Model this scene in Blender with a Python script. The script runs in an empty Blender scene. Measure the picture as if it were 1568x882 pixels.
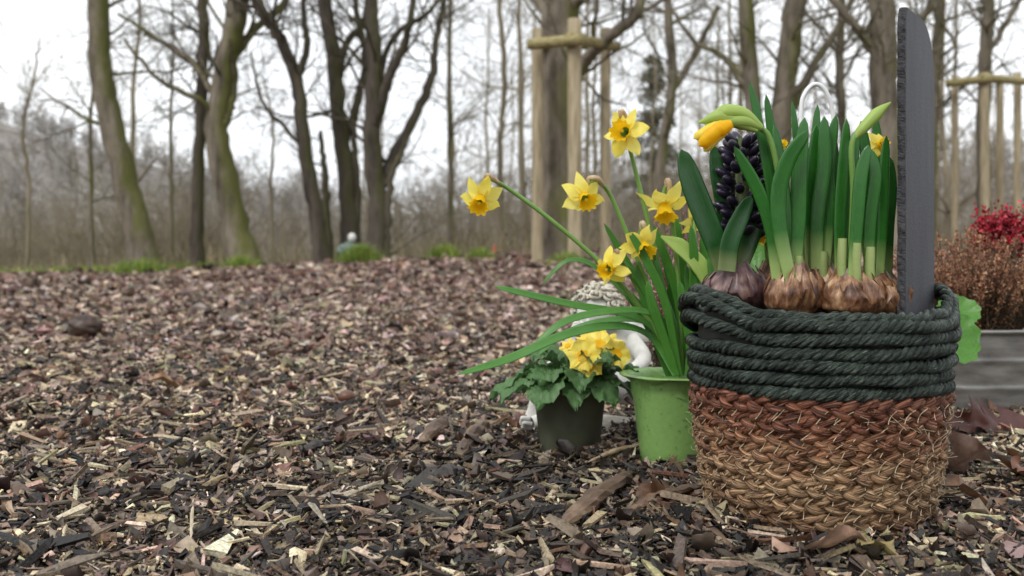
import bpy, math, numpy as np
from math import pi, sin, cos, radians
RNG=np.random.default_rng(7)
F=1524.4; H=0.29
def at(a,b,d):
    """camera-projected position: a,b are image pixel coordinates cast out from the camera, d = distance north (m)"""
    return np.array([(a-784)*d/F, d, H+(390-b)*d/F])
def sstep(a,b,x):
    t=np.clip((x-a)/(b-a),0,1); return t*t*(3-2*t)
# ---------------------------------------------------------------- terrain
EA=np.array([-3.2,-0.475,-0.365,-0.234,-0.12,0.0,0.2,0.5,3.2]); EE=np.array([.11,.125,.090,.058,.045,.055,.07,.085,.10])
def G(x,y):
    x=np.asarray(x,float); y=np.asarray(y,float); r=np.hypot(x,y)
    z=0.006*np.sin(x*23+1.3*np.sin(y*17))*np.sin(y*27+2*np.sin(x*11))+0.010*np.sin(x*6.1+y*2.3)*np.sin(y*7.7-x*3)*sstep(.9,2.0,r)
    z=z+0.02*np.sin(x*1.3+.5)*np.sin(y*1.1)*sstep(2,6,r)
    rise=sstep(3.5,11.5,y)*(0.03+0.24*sstep(-5.5,1.5,x))
    z=z+rise-0.9*sstep(13.5,22,r)
    az=np.arctan2(x,y); e=np.interp(az,EA,EE)
    z=z+e*np.minimum(r,230)*sstep(24,170,r)+sstep(40,90,r)*1.2*np.sin(x*.05+1)*np.sin(y*.06)
    return z
# ---------------------------------------------------------------- mesh builder
class MB:
    def __init__(s): s.V=[];s.Q=[];s.M=[];s.U=[];s.C=[];s.n=0
    def raw(s,V,Q,mat=0,UV=None,C=None):
        V=np.asarray(V,float).reshape(-1,3);Q=np.asarray(Q,int).reshape(-1,4)
        s.V.append(V);s.Q.append(Q+s.n);s.n+=len(V)
        s.M.append(np.full(len(Q),mat,int) if np.isscalar(mat) else mat)
        s.U.append(np.zeros((len(Q),4,2)) if UV is None else UV)
        s.C.append(np.ones((len(V),3)) if C is None else C)
    def grid(s,P,mat=0,wu=False,wv=False,ul=1.,vl=1.,C=None):
        nu,nv=P.shape[:2]
        I=np.arange(nu if wu else nu-1);J=np.arange(nv if wv else nv-1)
        i,j=np.meshgrid(I,J,indexing='ij');i=i.ravel();j=j.ravel();i2=(i+1)%nu;j2=(j+1)%nv
        Q=np.stack([i*nv+j,i2*nv+j,i2*nv+j2,i*nv+j2],1)
        du=ul/(nu if wu else max(nu-1,1));dv=vl/(nv if wv else max(nv-1,1))
        UV=np.stack([np.stack([i*du,j*dv],1),np.stack([(i+1)*du,j*dv],1),np.stack([(i+1)*du,(j+1)*dv],1),np.stack([i*du,(j+1)*dv],1)],1)
        s.raw(P.reshape(-1,3),Q,mat,UV,None if C is None else np.tile(C,(nu*nv,1)))
    def obj(s,name,mats,parent=None,smooth=True,col=False,loc=None):
        V=np.concatenate(s.V);Q=np.concatenate(s.Q);M=np.concatenate(s.M);U=np.concatenate(s.U)
        me=bpy.data.meshes.new(name);nv=len(V);nq=len(Q)
        me.vertices.add(nv);me.vertices.foreach_set('co',V.astype(np.float32).ravel())
        me.loops.add(nq*4);me.loops.foreach_set('vertex_index',Q.astype(np.int32).ravel())
        me.polygons.add(nq);me.polygons.foreach_set('loop_start',np.arange(0,nq*4,4,dtype=np.int32))
        try: me.polygons.foreach_set('loop_total',np.full(nq,4,np.int32))
        except Exception: pass
        me.polygons.foreach_set('material_index',M.astype(np.int32))
        me.polygons.foreach_set('use_smooth',np.full(nq,smooth,bool))
        uv=me.uv_layers.new(name='UVMap');uv.data.foreach_set('uv',U.astype(np.float32).ravel())
        if col:
            C=np.concatenate(s.C);ca=me.color_attributes.new('col','FLOAT_COLOR','POINT')
            ca.data.foreach_set('color',np.concatenate([C,np.ones((nv,1))],1).astype(np.float32).ravel())
        for m in mats: me.materials.append(m)
        me.update(calc_edges=True)
        o=bpy.data.objects.new(name,me);bpy.context.collection.objects.link(o)
        if parent: o.parent=parent
        if loc is not None:o.location=loc
        return o
def empty(name):
    o=bpy.data.objects.new(name,None);bpy.context.collection.objects.link(o);o.empty_display_size=.1;return o
def norm(v): return v/np.maximum(np.linalg.norm(v,axis=-1,keepdims=True),1e-9)
def smooth(pts,n=24):
    p=np.array(pts,float);m=len(p)
    if m<3:
        t=np.linspace(0,1,n)[:,None];return p[0]*(1-t)+p[-1]*t
    q=np.vstack([2*p[0]-p[1],p,2*p[-1]-p[-2]]);t=np.linspace(0,m-1-1e-6,n);k=t.astype(int);f=(t-k)[:,None]
    a,b,c,d=q[k],q[k+1],q[k+2],q[k+3]
    return .5*((2*b)+(-a+c)*f+(2*a-5*b+4*c-d)*f**2+(-a+3*b-3*c+d)*f**3)
def tangents(P,closed=False):
    if closed: return norm(np.roll(P,-1,0)-np.roll(P,1,0))
    return norm(np.gradient(P,axis=0))
AX=np.eye(3)
def sweep(b,P,w,h=None,mat=0,sides=6,hint=None,fold=0.,closed=False,ul=None,vl=1.,jit=None,C=None):
    P=np.asarray(P,float);n=len(P);T=tangents(P,closed)
    if hint is None: hint=AX[np.argmin(np.abs(T).max(0))]
    S=norm(np.cross(T,hint));N=np.cross(S,T)
    w=np.broadcast_to(np.asarray(w,float),(n,));h=w if h is None else np.broadcast_to(np.asarray(h,float),(n,))
    a=np.arange(sides)*2*pi/sides
    X=w[:,None]*np.cos(a);Y=h[:,None]*np.sin(a)-fold*w[:,None]*np.abs(np.cos(a))
    if jit is not None: X=X*jit;Y=Y*jit
    G_=P[:,None]+X[...,None]*S[:,None]-Y[...,None]*N[:,None]
    if ul is None: ul=float(np.linalg.norm(np.diff(P,axis=0),axis=1).sum())
    b.grid(G_,mat,wu=closed,wv=True,ul=ul,vl=vl,C=C)
def ellipsoid(b,c,r,mat=0,R=None,nu=12,nv=16,bump=None,C=None):
    u=np.linspace(0,pi,nu);v=np.arange(nv)*2*pi/nv
    D=np.stack([np.sin(u)[:,None]*np.cos(v),np.sin(u)[:,None]*np.sin(v),-np.cos(u)[:,None]*np.ones(nv)],-1)
    L=D*np.asarray(r)
    if bump is not None: L=L*bump(D)[...,None]
    if R is not None: L=L@np.asarray(R).T
    b.grid(L+np.asarray(c),mat,wv=True,C=C)
def lathe(b,prof,c,mat=0,n=48,mod=None):
    pr=np.array(prof,float);a=np.arange(n)*2*pi/n
    r=pr[:,0][:,None]*np.ones(n);z=pr[:,1][:,None]*np.ones(n)
    if mod is not None: r,z=mod(r,z,a,np.linspace(0,1,len(pr))[:,None])
    b.grid(np.stack([r*np.cos(a),r*np.sin(a),z],-1)+np.asarray(c),mat,wv=True)
def frame(d,roll=0.):
    z=norm(np.asarray(d,float));u=np.array([0,0,1.]) if abs(z[2])<.95 else np.array([0,1.,0])
    x=norm(np.cross(u,z));y=np.cross(z,x);c,s=cos(roll),sin(roll)
    return np.stack([x*c+y*s,y*c-x*s,z],1)
# ---------------------------------------------------------------- materials
class NT:
    def __init__(s,name):
        s.m=bpy.data.materials.new(name);s.m.use_nodes=True;s.t=s.m.node_tree;s.b=s.t.nodes['Principled BSDF'];s.out=s.t.nodes['Material Output']
    def n(s,ty,**k):
        x=s.t.nodes.new(ty)
        for a,v in k.items(): setattr(x,a,v)
        return x
    def l(s,a,b): s.t.links.new(a,b)
def rgba(c): return (c[0],c[1],c[2],1)
def ramp(nt,stops,fac,inter='LINEAR'):
    r=nt.n('ShaderNodeValToRGB');r.color_ramp.interpolation=inter;e=r.color_ramp.elements
    while len(e)<len(stops): e.new(.5)
    for i,(p,c) in enumerate(stops): e[i].position=p;e[i].color=rgba(c)
    nt.l(fac,r.inputs[0]);return r
def noise(nt,scale,stretch=(1,1,1),coord='Object',detail=4,rough=.6):
    tc=nt.n('ShaderNodeTexCoord');mp=nt.n('ShaderNodeMapping');mp.inputs['Scale'].default_value=stretch
    nt.l(tc.outputs[coord],mp.inputs[0]);n=nt.n('ShaderNodeTexNoise');n.inputs['Scale'].default_value=scale;n.inputs['Detail'].default_value=detail;n.inputs['Roughness'].default_value=rough
    nt.l(mp.outputs[0],n.inputs['Vector']);return n
def mix(nt,a,b,fac,mode='MIX'):
    m=nt.n('ShaderNodeMix',data_type='RGBA',blend_type=mode)
    for k,v in ((0,fac),(6,a),(7,b)):
        if hasattr(v,'is_linked') or hasattr(v,'links'): nt.l(v,m.inputs[k])
        elif k==0: m.inputs[0].default_value=v
        else: m.inputs[k].default_value=rgba(v)
    return m.outputs[2]
def bump(nt,src,strength,dist=.002):
    b=nt.n('ShaderNodeBump');b.inputs['Strength'].default_value=strength;b.inputs['Distance'].default_value=dist
    nt.l(src,b.inputs['Height']);nt.l(b.outputs[0],nt.b.inputs['Normal'])
def mat(name,stops,scale=20,stretch=(1,1,1),coord='Object',rough=.6,bs=.3,bd=.002,spec=.5,detail=4,trans=0,metal=0):
    nt=NT(name);n=noise(nt,scale,stretch,coord,detail);r=ramp(nt,stops,n.outputs[0]);nt.l(r.outputs[0],nt.b.inputs['Base Color'])
    nt.b.inputs['Roughness'].default_value=rough;nt.b.inputs['Specular IOR Level'].default_value=spec;nt.b.inputs['Metallic'].default_value=metal
    if bs: bump(nt,n.outputs[0],bs,bd)
    if trans:
        t=nt.n('ShaderNodeBsdfTranslucent');nt.l(r.outputs[0],t.inputs[0]);mx=nt.n('ShaderNodeMixShader');mx.inputs[0].default_value=trans
        nt.l(nt.b.outputs[0],mx.inputs[1]);nt.l(t.outputs[0],mx.inputs[2]);nt.l(mx.outputs[0],nt.out.inputs[0])
    return nt.m
def mat_attr(name,rough=.55,scale=160,bs=.5,bd=.001,spec=.4,trans=0,lo=.45,hi=1.35,stretch=(1,1,1)):
    nt=NT(name);a=nt.n('ShaderNodeAttribute',attribute_name='col');n=noise(nt,scale,stretch)
    r=ramp(nt,[(.25,(lo,)*3),(.75,(hi,)*3)],n.outputs[0]);c=mix(nt,a.outputs['Color'],r.outputs[0],1.,'MULTIPLY');nt.l(c,nt.b.inputs['Base Color'])
    nt.b.inputs['Roughness'].default_value=rough;nt.b.inputs['Specular IOR Level'].default_value=spec
    if bs: bump(nt,n.outputs[0],bs,bd)
    if trans:
        t=nt.n('ShaderNodeBsdfTranslucent');nt.l(c,t.inputs[0]);mx=nt.n('ShaderNodeMixShader');mx.inputs[0].default_value=trans
        nt.l(nt.b.outputs[0],mx.inputs[1]);nt.l(t.outputs[0],mx.inputs[2]);nt.l(mx.outputs[0],nt.out.inputs[0])
    return nt.m
def mat_leaf(name,dark,light,pale=None,rough=.32,trans=.2,spec=.35):
    nt=NT(name);tc=nt.n('ShaderNodeTexCoord');n=noise(nt,6,(3,9,1),'UV',3);n2=noise(nt,45,(1,1,1),'Object',2)
    r=ramp(nt,[(.3,dark),(.7,light)],n.outputs[0]);c=mix(nt,r.outputs[0],light,n2.outputs[0])
    if pale:
        sx=nt.n('ShaderNodeSeparateXYZ');nt.l(tc.outputs['UV'],sx.inputs[0]);r2=ramp(nt,[(.0,(1,1,1)),(.10,(.8,.8,.8)),(.24,(0,0,0))],sx.outputs[0]);c=mix(nt,c,pale,r2.outputs[0])
    nt.l(c,nt.b.inputs['Base Color']);nt.b.inputs['Roughness'].default_value=rough;nt.b.inputs['Specular IOR Level'].default_value=spec
    bump(nt,n.outputs[0],.25,.001)
    t=nt.n('ShaderNodeBsdfTranslucent');nt.l(c,t.inputs[0]);mx=nt.n('ShaderNodeMixShader');mx.inputs[0].default_value=trans
    nt.l(nt.b.outputs[0],mx.inputs[1]);nt.l(t.outputs[0],mx.inputs[2]);nt.l(mx.outputs[0],nt.out.inputs[0])
    return nt.m
def mat_bark(name,dark,light,moss,mamt=.5,scale=6):
    nt=NT(name);n=noise(nt,scale,(1,1,.25),'Object',6,.7);r=ramp(nt,[(.32,dark),(.68,light)],n.outputs[0])
    n2=noise(nt,2.2,(1,1,.5),'Object',4);g=nt.n('ShaderNodeNewGeometry');sx=nt.n('ShaderNodeSeparateXYZ');nt.l(g.outputs['Normal'],sx.inputs[0])
    ma=nt.n('ShaderNodeMath',operation='MULTIPLY_ADD');nt.l(sx.outputs[0],ma.inputs[0]);ma.inputs[1].default_value=.22;nt.l(n2.outputs[0],ma.inputs[2])
    rr=ramp(nt,[(.48,(0,0,0)),(.68,(mamt,)*3)],ma.outputs[0]);c=mix(nt,r.outputs[0],moss,rr.outputs[0]);nt.l(c,nt.b.inputs['Base Color'])
    nt.b.inputs['Roughness'].default_value=.9;nt.b.inputs['Specular IOR Level'].default_value=.15;bump(nt,n.outputs[0],.8,.03);return nt.m
BARK=mat_bark('bark',(.06,.05,.038),(.28,.24,.185),(.12,.13,.03),.8)
BARK2=mat_bark('bark_dark',(.034,.028,.023),(.13,.11,.088),(.08,.085,.025),.6)
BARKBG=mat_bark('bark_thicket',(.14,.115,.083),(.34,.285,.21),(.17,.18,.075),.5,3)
BARKFAR=mat_bark('bark_painted_haze',(.28,.26,.245),(.44,.415,.39),(.32,.32,.28),.4,1)  # paler far bark; atmospheric haze is painted into the colour
BARKFAR2=mat_bark('bark_painted_haze_dark',(.15,.135,.12),(.26,.235,.21),(.19,.19,.15),.4,1)  # darker far trees, haze likewise greyed into the bark colour
STAKE=mat('stake_wood',[(.3,(.20,.165,.10)),(.7,(.48,.40,.27))],8,(4,4,.4),rough=.8,bs=.5,bd=.01,spec=.2)
SOIL=mat('potting_soil',[(.3,(.012,.008,.005)),(.7,(.06,.04,.025))],90,rough=.9,bs=1,bd=.006)
# ---------------------------------------------------------------- ground sheet
b=MB();rr=np.concatenate([[0.02],np.geomspace(.3,600,330)]);aa=np.arange(520)*2*pi/520
X=rr[:,None]*np.sin(aa);Y=rr[:,None]*np.cos(aa);b.grid(np.stack([X,Y,G(X,Y)-.004],-1),wv=True)
nt=NT('ground_mulch');n1=noise(nt,60,detail=6);n2=noise(nt,.7,detail=4)
near=ramp(nt,[(.35,(.012,.008,.006)),(.55,(.045,.031,.022)),(.75,(.13,.09,.065))],n1.outputs[0])
n3=noise(nt,1.5,detail=8);far=ramp(nt,[(.3,(.12,.09,.06)),(.5,(.24,.19,.13)),(.7,(.17,.18,.08))],n3.outputs[0])
n4=noise(nt,.35,(1,1,.3),detail=9,rough=.8);haze_tint=ramp(nt,[(.38,(.10,.09,.08)),(.5,(.23,.21,.19)),(.62,(.38,.355,.33))],n4.outputs[0])  # wooded hillside tone with distance haze painted into it
g=nt.n('ShaderNodeNewGeometry');ln=nt.n('ShaderNodeVectorMath',operation='LENGTH');nt.l(g.outputs['Position'],ln.inputs[0])
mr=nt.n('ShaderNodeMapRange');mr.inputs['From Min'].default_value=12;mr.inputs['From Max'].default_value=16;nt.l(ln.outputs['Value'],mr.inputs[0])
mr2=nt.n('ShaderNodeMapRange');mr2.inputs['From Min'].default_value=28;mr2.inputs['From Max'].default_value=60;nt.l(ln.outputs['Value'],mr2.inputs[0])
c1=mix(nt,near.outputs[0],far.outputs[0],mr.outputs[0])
nt.l(mix(nt,c1,haze_tint.outputs[0],mr2.outputs[0]),nt.b.inputs['Base Color']);nt.b.inputs['Roughness'].default_value=.9;nt.b.inputs['Specular IOR Level'].default_value=.2
bump(nt,n1.outputs[0],.8,.008)
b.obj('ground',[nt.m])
# ---------------------------------------------------------------- chips & litter
BASK=(.3395,1.11)
POTS=[(BASK[0],BASK[1],.116),(.2207,1.36,.046),(.081,1.43,.042)]
def palette(n,cols,wts,jit=.25):
    C=np.array(cols)[RNG.choice(len(cols),n,p=np.array(wts)/sum(wts))]
    return C*(1+jit*RNG.normal(size=(n,1))).clip(.4,1.8)*(1+.06*RNG.normal(size=(n,3)))
def rotm(yaw,pitch,roll):
    cy,sy,cp,sp,cr,sr=np.cos(yaw),np.sin(yaw),np.cos(pitch),np.sin(pitch),np.cos(roll),np.sin(roll)
    R=np.empty((len(yaw),3,3))
    R[:,0,0]=cy*cp;R[:,0,1]=cy*sp*sr-sy*cr;R[:,0,2]=cy*sp*cr+sy*sr
    R[:,1,0]=sy*cp;R[:,1,1]=sy*sp*sr+cy*cr;R[:,1,2]=sy*sp*cr-cy*sr
    R[:,2,0]=-sp;R[:,2,1]=cp*sr;R[:,2,2]=cp*cr;return R
def place(n,d0,d1,power=1.,k=.62,mg=.2):
    u=RNG.random(n);d=(d0**(power+1)+u*(d1**(power+1)-d0**(power+1)))**(1/(power+1))
    x=(RNG.random(n)*2-1)*(k*d+mg);ok=np.ones(n,bool)
    for (cx,cy,r) in POTS: ok&=((x-cx)**2+(d-cy)**2>r*r)
    ok&=~((x>.79)&(x<1.29)&(d>1.79)&(d<1.98))
    return x[ok],d[ok]
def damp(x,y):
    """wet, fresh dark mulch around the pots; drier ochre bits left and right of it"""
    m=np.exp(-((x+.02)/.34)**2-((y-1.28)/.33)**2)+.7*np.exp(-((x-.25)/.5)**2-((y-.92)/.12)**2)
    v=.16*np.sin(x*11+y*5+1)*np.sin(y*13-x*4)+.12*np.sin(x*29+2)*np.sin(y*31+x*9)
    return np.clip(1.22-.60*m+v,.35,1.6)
def chips(b,x,y,L,W,T,C,lift,tilt):
    n=len(x);base=np.array([[-1,-1,-1],[1,-1,-1],[1,1,-1],[-1,1,-1],[-1,-1,1],[1,-1,1],[1,1,1],[-1,1,1]])*.5
    V=base[None]*np.stack([L,W,T],1)[:,None]
    J=RNG.normal(size=(n,4,2))*np.stack([L*.15,W*.26],1)[:,None];V[:,:4,:2]+=J;V[:,4:,:2]+=J+RNG.normal(size=(n,4,2))*(W*.12)[:,None,None]
    V[:,:,2]+=RNG.normal(size=(n,8))*(T*.35)[:,None]
    tp=RNG.random(n)<.45;V[tp,1,1]*=.25;V[tp,2,1]*=.25;V[tp,5,1]*=.25;V[tp,6,1]*=.25
    R=rotm(RNG.random(n)*2*pi,RNG.normal(size=n)*tilt,RNG.normal(size=n)*tilt*1.4)
    V=np.einsum('nij,nkj->nki',R,V)
    V+=np.stack([x,y,G(x,y)+lift],1)[:,None]
    f=np.array([[4,5,6,7],[0,1,5,4],[1,2,6,5],[2,3,7,6],[3,0,4,7]])
    Q=(f[None]+8*np.arange(n)[:,None,None]).reshape(-1,4);b.raw(V,Q,0,None,np.repeat(C,8,0))
def flakes(b,x,y,S,C,lift,tilt,asp=.6,curl=.35,z=None,rz=.05):
    n=len(x);u=np.linspace(-1,1,4);v=np.linspace(-1,1,3);U,Vv=np.meshgrid(u,v,indexing='ij');U=U.ravel();Vv=Vv.ravel()
    wv=np.sqrt(np.clip(1.08-np.abs(U)**2.2,0,1))
    X=U[None]*S[:,None]*.5+RNG.normal(size=(n,12))*S[:,None]*.06;Yl=(Vv*wv)[None]*(S*asp)[:,None]*.5+RNG.normal(size=(n,12))*S[:,None]*.07
    k1=RNG.normal(size=n)*curl;k2=RNG.normal(size=n)*curl*1.4
    Z=S[:,None]*(k1[:,None]*U[None]**2*.4+k2[:,None]*Vv[None]**2*.35)+RNG.normal(size=(n,12))*S[:,None]*rz
    V=np.stack([X,Yl,Z],-1);R=rotm(RNG.random(n)*2*pi,RNG.normal(size=n)*tilt,RNG.normal(size=n)*tilt)
    V=np.einsum('nij,nkj->nki',R,V)+np.stack([x,y,(G(x,y) if z is None else z)+lift],1)[:,None]
    f=[[i*3+j,(i+1)*3+j,(i+1)*3+j+1,i*3+j+1] for i in range(3) for j in range(2)]
    Q=(np.array(f)[None]+12*np.arange(n)[:,None,None]).reshape(-1,4);b.raw(V,Q,0,None,np.repeat(C,12,0))
dk=[(.011,.009,.008),(.036,.026,.020),(.095,.068,.048),(.20,.145,.098),(.40,.31,.20),(.60,.50,.36),(.17,.090,.058),(.28,.23,.13)]
b=MB()
n=150000;x,y=place(n,.80,2.5,.55,.56,.06);n=len(x)
L=RNG.gamma(2.0,.0036,n)+.0032;W=L*RNG.uniform(.14,.55,n)
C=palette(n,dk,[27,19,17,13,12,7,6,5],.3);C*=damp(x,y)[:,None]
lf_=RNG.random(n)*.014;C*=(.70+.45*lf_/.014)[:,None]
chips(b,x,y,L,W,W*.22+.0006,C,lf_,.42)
n=7500;x,y=place(n,.80,3.0,.8,.56,.06);n=len(x);L=RNG.gamma(4,.0052,n)+.009
chips(b,x,y,L,L*RNG.uniform(.06,.2,n),L*.06+.001,palette(n,dk,[14,16,16,15,19,12,7,4])*(damp(x,y)[:,None]**.6),.007+RNG.random(n)*.013,.25)
n=90000;x,y=place(n,2.2,8,.5,.58);n=len(x);L=RNG.gamma(3,.0058,n)+.007
chips(b,x,y,L,L*RNG.uniform(.18,.5,n),L*.1+.001,palette(n,dk,[13,14,16,17,15,11,9,4]),RNG.random(n)*.018,.33)
MULCH=mat_attr('wood_chips',.5,260,.8,.0016,.4,0,.35,1.5)
b.obj('wood_chip_mulch',[MULCH],smooth=False,col=True)
lf=[(.165,.105,.082),(.31,.21,.17),(.45,.33,.275),(.60,.49,.41),(.24,.135,.095),(.05,.035,.029),(.48,.38,.26)]
b=MB()
n=4500;x,y=place(n,.80,2.4,.7,.56,.06);n=len(x)
flakes(b,x,y,RNG.gamma(3,.0033,n)+.004,palette(n,lf,[20,12,6,4,18,30,10])*.7*damp(x,y)[:,None],.006+RNG.random(n)*.012,.4,.6,.6)
n=13000;x,y=place(n,1.3,3.4,1.3);n=len(x)
keep=RNG.random(n)<sstep(1.3,3.0,y+(-x)*.35)*.9;x=x[keep];y=y[keep];n=len(x)
flakes(b,x,y,RNG.uniform(.010,.030,n),palette(n,lf,[20,20,14,8,12,16,8]),.010+RNG.random(n)*.010,.3,.6,.5,rz=.03)
n=105000;x,y=place(n,2.7,15,.45,.60);n=len(x)
flakes(b,x,y,(.017+.0042*y)*RNG.gamma(9,1/9.,n),palette(n,lf,[19,24,22,14,9,13,9],.3),.006+RNG.random(n)*(.010+.0015*y),.27,.58,.42,rz=.03)
n=9000;x,y=place(n,14,24,1,.66);n=len(x)
flakes(b,x,y,RNG.uniform(.06,.12,n),palette(n,lf,[20,22,14,4,14,14,8])*.8,.01+RNG.random(n)*.02,.3)
b.obj('leaf_litter',[mat_attr('fallen_leaves',.5,80,.5,.002,.4,.12,.5,1.35)],smooth=True,col=True)
# moss/green sprigs
b=MB()
def blades(b,x,y,z,hgt,w,lean,C):
    n=len(x);t=np.linspace(0,1,4);a=RNG.random(n)*2*pi;dx=np.cos(a);dy=np.sin(a)
    off=lean[:,None]*t[None]**1.8;px=x[:,None]+dx[:,None]*off;py=y[:,None]+dy[:,None]*off;pz=z[:,None]+hgt[:,None]*t*(1-.25*t)
    ww=w[:,None]*np.sqrt(1-t*.97)[None]*.5;V=np.stack([np.stack([px-dy[:,None]*ww,py+dx[:,None]*ww,pz],-1),np.stack([px+dy[:,None]*ww,py-dx[:,None]*ww,pz],-1)],2)
    f=[[i*2,i*2+1,i*2+3,i*2+2] for i in range(3)];Q=(np.array(f)[None]+8*np.arange(n)[:,None,None]).reshape(-1,4)
    b.raw(V.reshape(-1,3),Q,0,None,np.repeat(C,8,0))
GREENS=[(.15,.24,.035),(.26,.36,.06),(.38,.40,.11),(.10,.17,.035)]
GRM=mat_attr('grass_blades',.5,30,0,.001,.3,.3,.8,1.2)
def tuft(name,px,d,rad,hg,n=900):
    b=MB();cx=(px-784)*d/F;x=cx+RNG.normal(size=n)*rad*.5;y=d+RNG.normal(size=n)*rad*.4;k=np.exp(-((x-cx)/rad)**2)
    blades(b,x,y,G(x,y),hg*(.4+.8*RNG.random(n))*k,np.full(n,.007),RNG.random(n)*hg*.7,palette(n,GREENS,[3,3,2,2]));b.obj(name,[GRM],col=True,smooth=False)
tuft('grass_tuft',550,10.2,.26,.27,1600);tuft('grass_tuft',680,10.6,.22,.24,1100);tuft('grass_tuft',735,10.2,.18,.2,900);tuft('grass_tuft',368,11.0,.22,.25,1100);tuft('grass_tuft',212,11.0,.36,.26,1500);tuft('grass_tuft',870,8.6,.24,.18,800)
b=MB();n=12000;x=RNG.uniform(-10,-3.8,n);y=RNG.uniform(12.0,16,n);blades(b,x,y,G(x,y),RNG.uniform(.05,.2,n),np.full(n,.012),RNG.random(n)*.1,palette(n,GREENS,[3,3,2,2]))
n=16000;x=RNG.uniform(-10,10,n);y=RNG.uniform(14,19,n);blades(b,x,y,G(x,y),RNG.uniform(.15,.7,n),np.full(n,.012),RNG.random(n)*.3,palette(n,[(.38,.31,.19),(.28,.23,.14),(.2,.2,.09)],[3,3,2]))
for (px,py,s_) in [(465,612,.7),(690,465,1.3),(700,745,.35),(215,578,.7),(600,500,1.2),(285,628,.6),(1003,735,.3),(870,470,1),(480,560,.8)]:
    d=H*F/(py-390);m=40;cx=(px-784)*d/F;x=cx+RNG.normal(size=m)*.012*d;y=d+RNG.normal(size=m)*.012*d;blades(b,x,y,G(x,y)+.008,RNG.uniform(.012,.03,m)*s_,np.full(m,.0022),RNG.random(m)*.02*s_,palette(m,GREENS,[3,3,2,2])*.8)
b.obj('grass',[GRM],col=True,smooth=False)
# ---------------------------------------------------------------- trees
def grow(b,p,d,L,r,lvl,rng,mt=0,nch=(5,4,4),up=.12,wig=.16,rmin=.0022):
    n=6 if lvl else 4
    D=d+np.cumsum(rng.normal(size=(n,3))*wig,0);D[:,2]+=np.linspace(0,up,n);D=norm(D)
    P=np.vstack([p,p+np.cumsum(D*L/n,0)]);R=np.linspace(max(r,rmin),max(r*.3,rmin),n+1)
    sweep(b,P,R,mat=mt,sides=5 if r>.02 else 3)
    if lvl<=0: return
    for k in range(nch[lvl-1]):
        s=rng.uniform(.2,.97)*n;i=min(int(s),n-1);q=P[i]+(P[i+1]-P[i])*(s-i);t=D[i]
        perp=norm(np.cross(t,rng.normal(size=3)));a=rng.uniform(.5,1.1)
        grow(b,q,norm(t*cos(a)+perp*sin(a)),L*rng.uniform(.35,.65)*(1.15-.5*s/n),R[i]*.6,lvl-1,rng,mt,nch,up,wig,rmin)
def limb(b,P,R,mt,rng,nb,Lr,lvl=2,t0=.25,nch=(5,4,4),up=.2,sides=12,rough=.05,rb=.3,rmin=.0022):
    n=len(P);a=np.arange(sides)
    J=1+rough*rng.normal(size=(n,sides))
    sweep(b,P,R,mat=mt,sides=sides,jit=J)
    T=tangents(P)
    for k in range(nb):
        s=rng.uniform(t0,.98)*(n-1);i=int(s);q=P[i];t=T[i];perp=norm(np.cross(t,rng.normal(size=3)));an=rng.uniform(.7,1.35)
        rr_=min(R[i]*.45,.030)*rng.uniform(rb,1);grow(b,q,norm(t*cos(an)+perp*sin(an)),rng.uniform(*Lr),max(rr_,.005),lvl,rng,mt,nch,up,rmin=rmin)
def tree(name,d,paths,matl,seed,dz=.0):
    rng=np.random.default_rng(seed);b=MB()
    for k,(pp,ra,nb,Lr) in enumerate(paths):
        pts=[at(p[0],p[1],d+(p[2] if len(p)>2 else 0)) for p in pp]
        if k==0 or pp[0][1]>395:
            g0=float(G(pts[0][0],pts[0][1]));pts[0][2]=g0-.05
        P=smooth(pts,max(8,6*len(pts)));R=np.interp(np.linspace(0,1,len(P)),np.linspace(0,1,len(ra)),ra)*d/F
        P[2:]+=rng.normal(size=(len(P)-2,3))*.008
        if pp[0][1]>395:
            flare=1+.55*np.exp(-np.linspace(0,1,len(P))*28);R=R*flare
        limb(b,P,R,0,rng,nb,Lr,t0=.3 if k==0 else .1)
    return b.obj(name,[matl])
tree('mossy_tree',12.4,[([(225,430),(208,335),(182,235),(158,130),(150,0),(156,-200),(140,-420),(120,-800)],[22,19,17,15,12,4],14,(.7,1.8)),
   ([(150,-40),(100,-160,.3),(20,-330,.5)],[9,3],8,(.6,1.4))],BARK,1)
tree('slender_tree',12.8,[([(303,415),(303,300),(308,180),(312,60),(310,-60),(312,-400),(315,-800)],[10,9.5,9,8,7,2],40,(.5,1.4))],BARK2,2)
tree('forked_tree',12.2,[([(378,415),(352,310),(333,205),(345,110),(362,20),(372,-80),(380,-400),(370,-800)],[22,19,16,16,13,3],12,(.6,1.6)),
   ([(338,200),(352,165),(360,120),(352,60,-.3)],[9,6,3],6,(.4,1)),
   ([(350,100),(385,50,.2),(432,8,.4),(470,-60,.5)],[7,6,4],8,(.5,1.2)),
   ([(337,180),(300,150,-.2),(240,120,-.3),(190,60,-.4)],[5,4,2],9,(.4,1.)),
   ([(330,150),(290,90,.2),(240,60,.3),(180,20,.3)],[5,4,2],9,(.4,1.))],BARK,3)
tree('leaning_tree',12.0,[([(497,415),(482,320),(465,215),(455,130),(430,60),(395,5),(340,-120),(300,-400)],[12,11,10,9,8,2],12,(.5,1.4)),
   ([(455,130),(470,70),(465,0),(480,-200)],[6,5,2],8,(.5,1.2)),
   ([(470,240),(440,200),(400,150),(385,80)],[3.5,3,1.5],6,(.3,.8))],BARK2,4)
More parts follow.
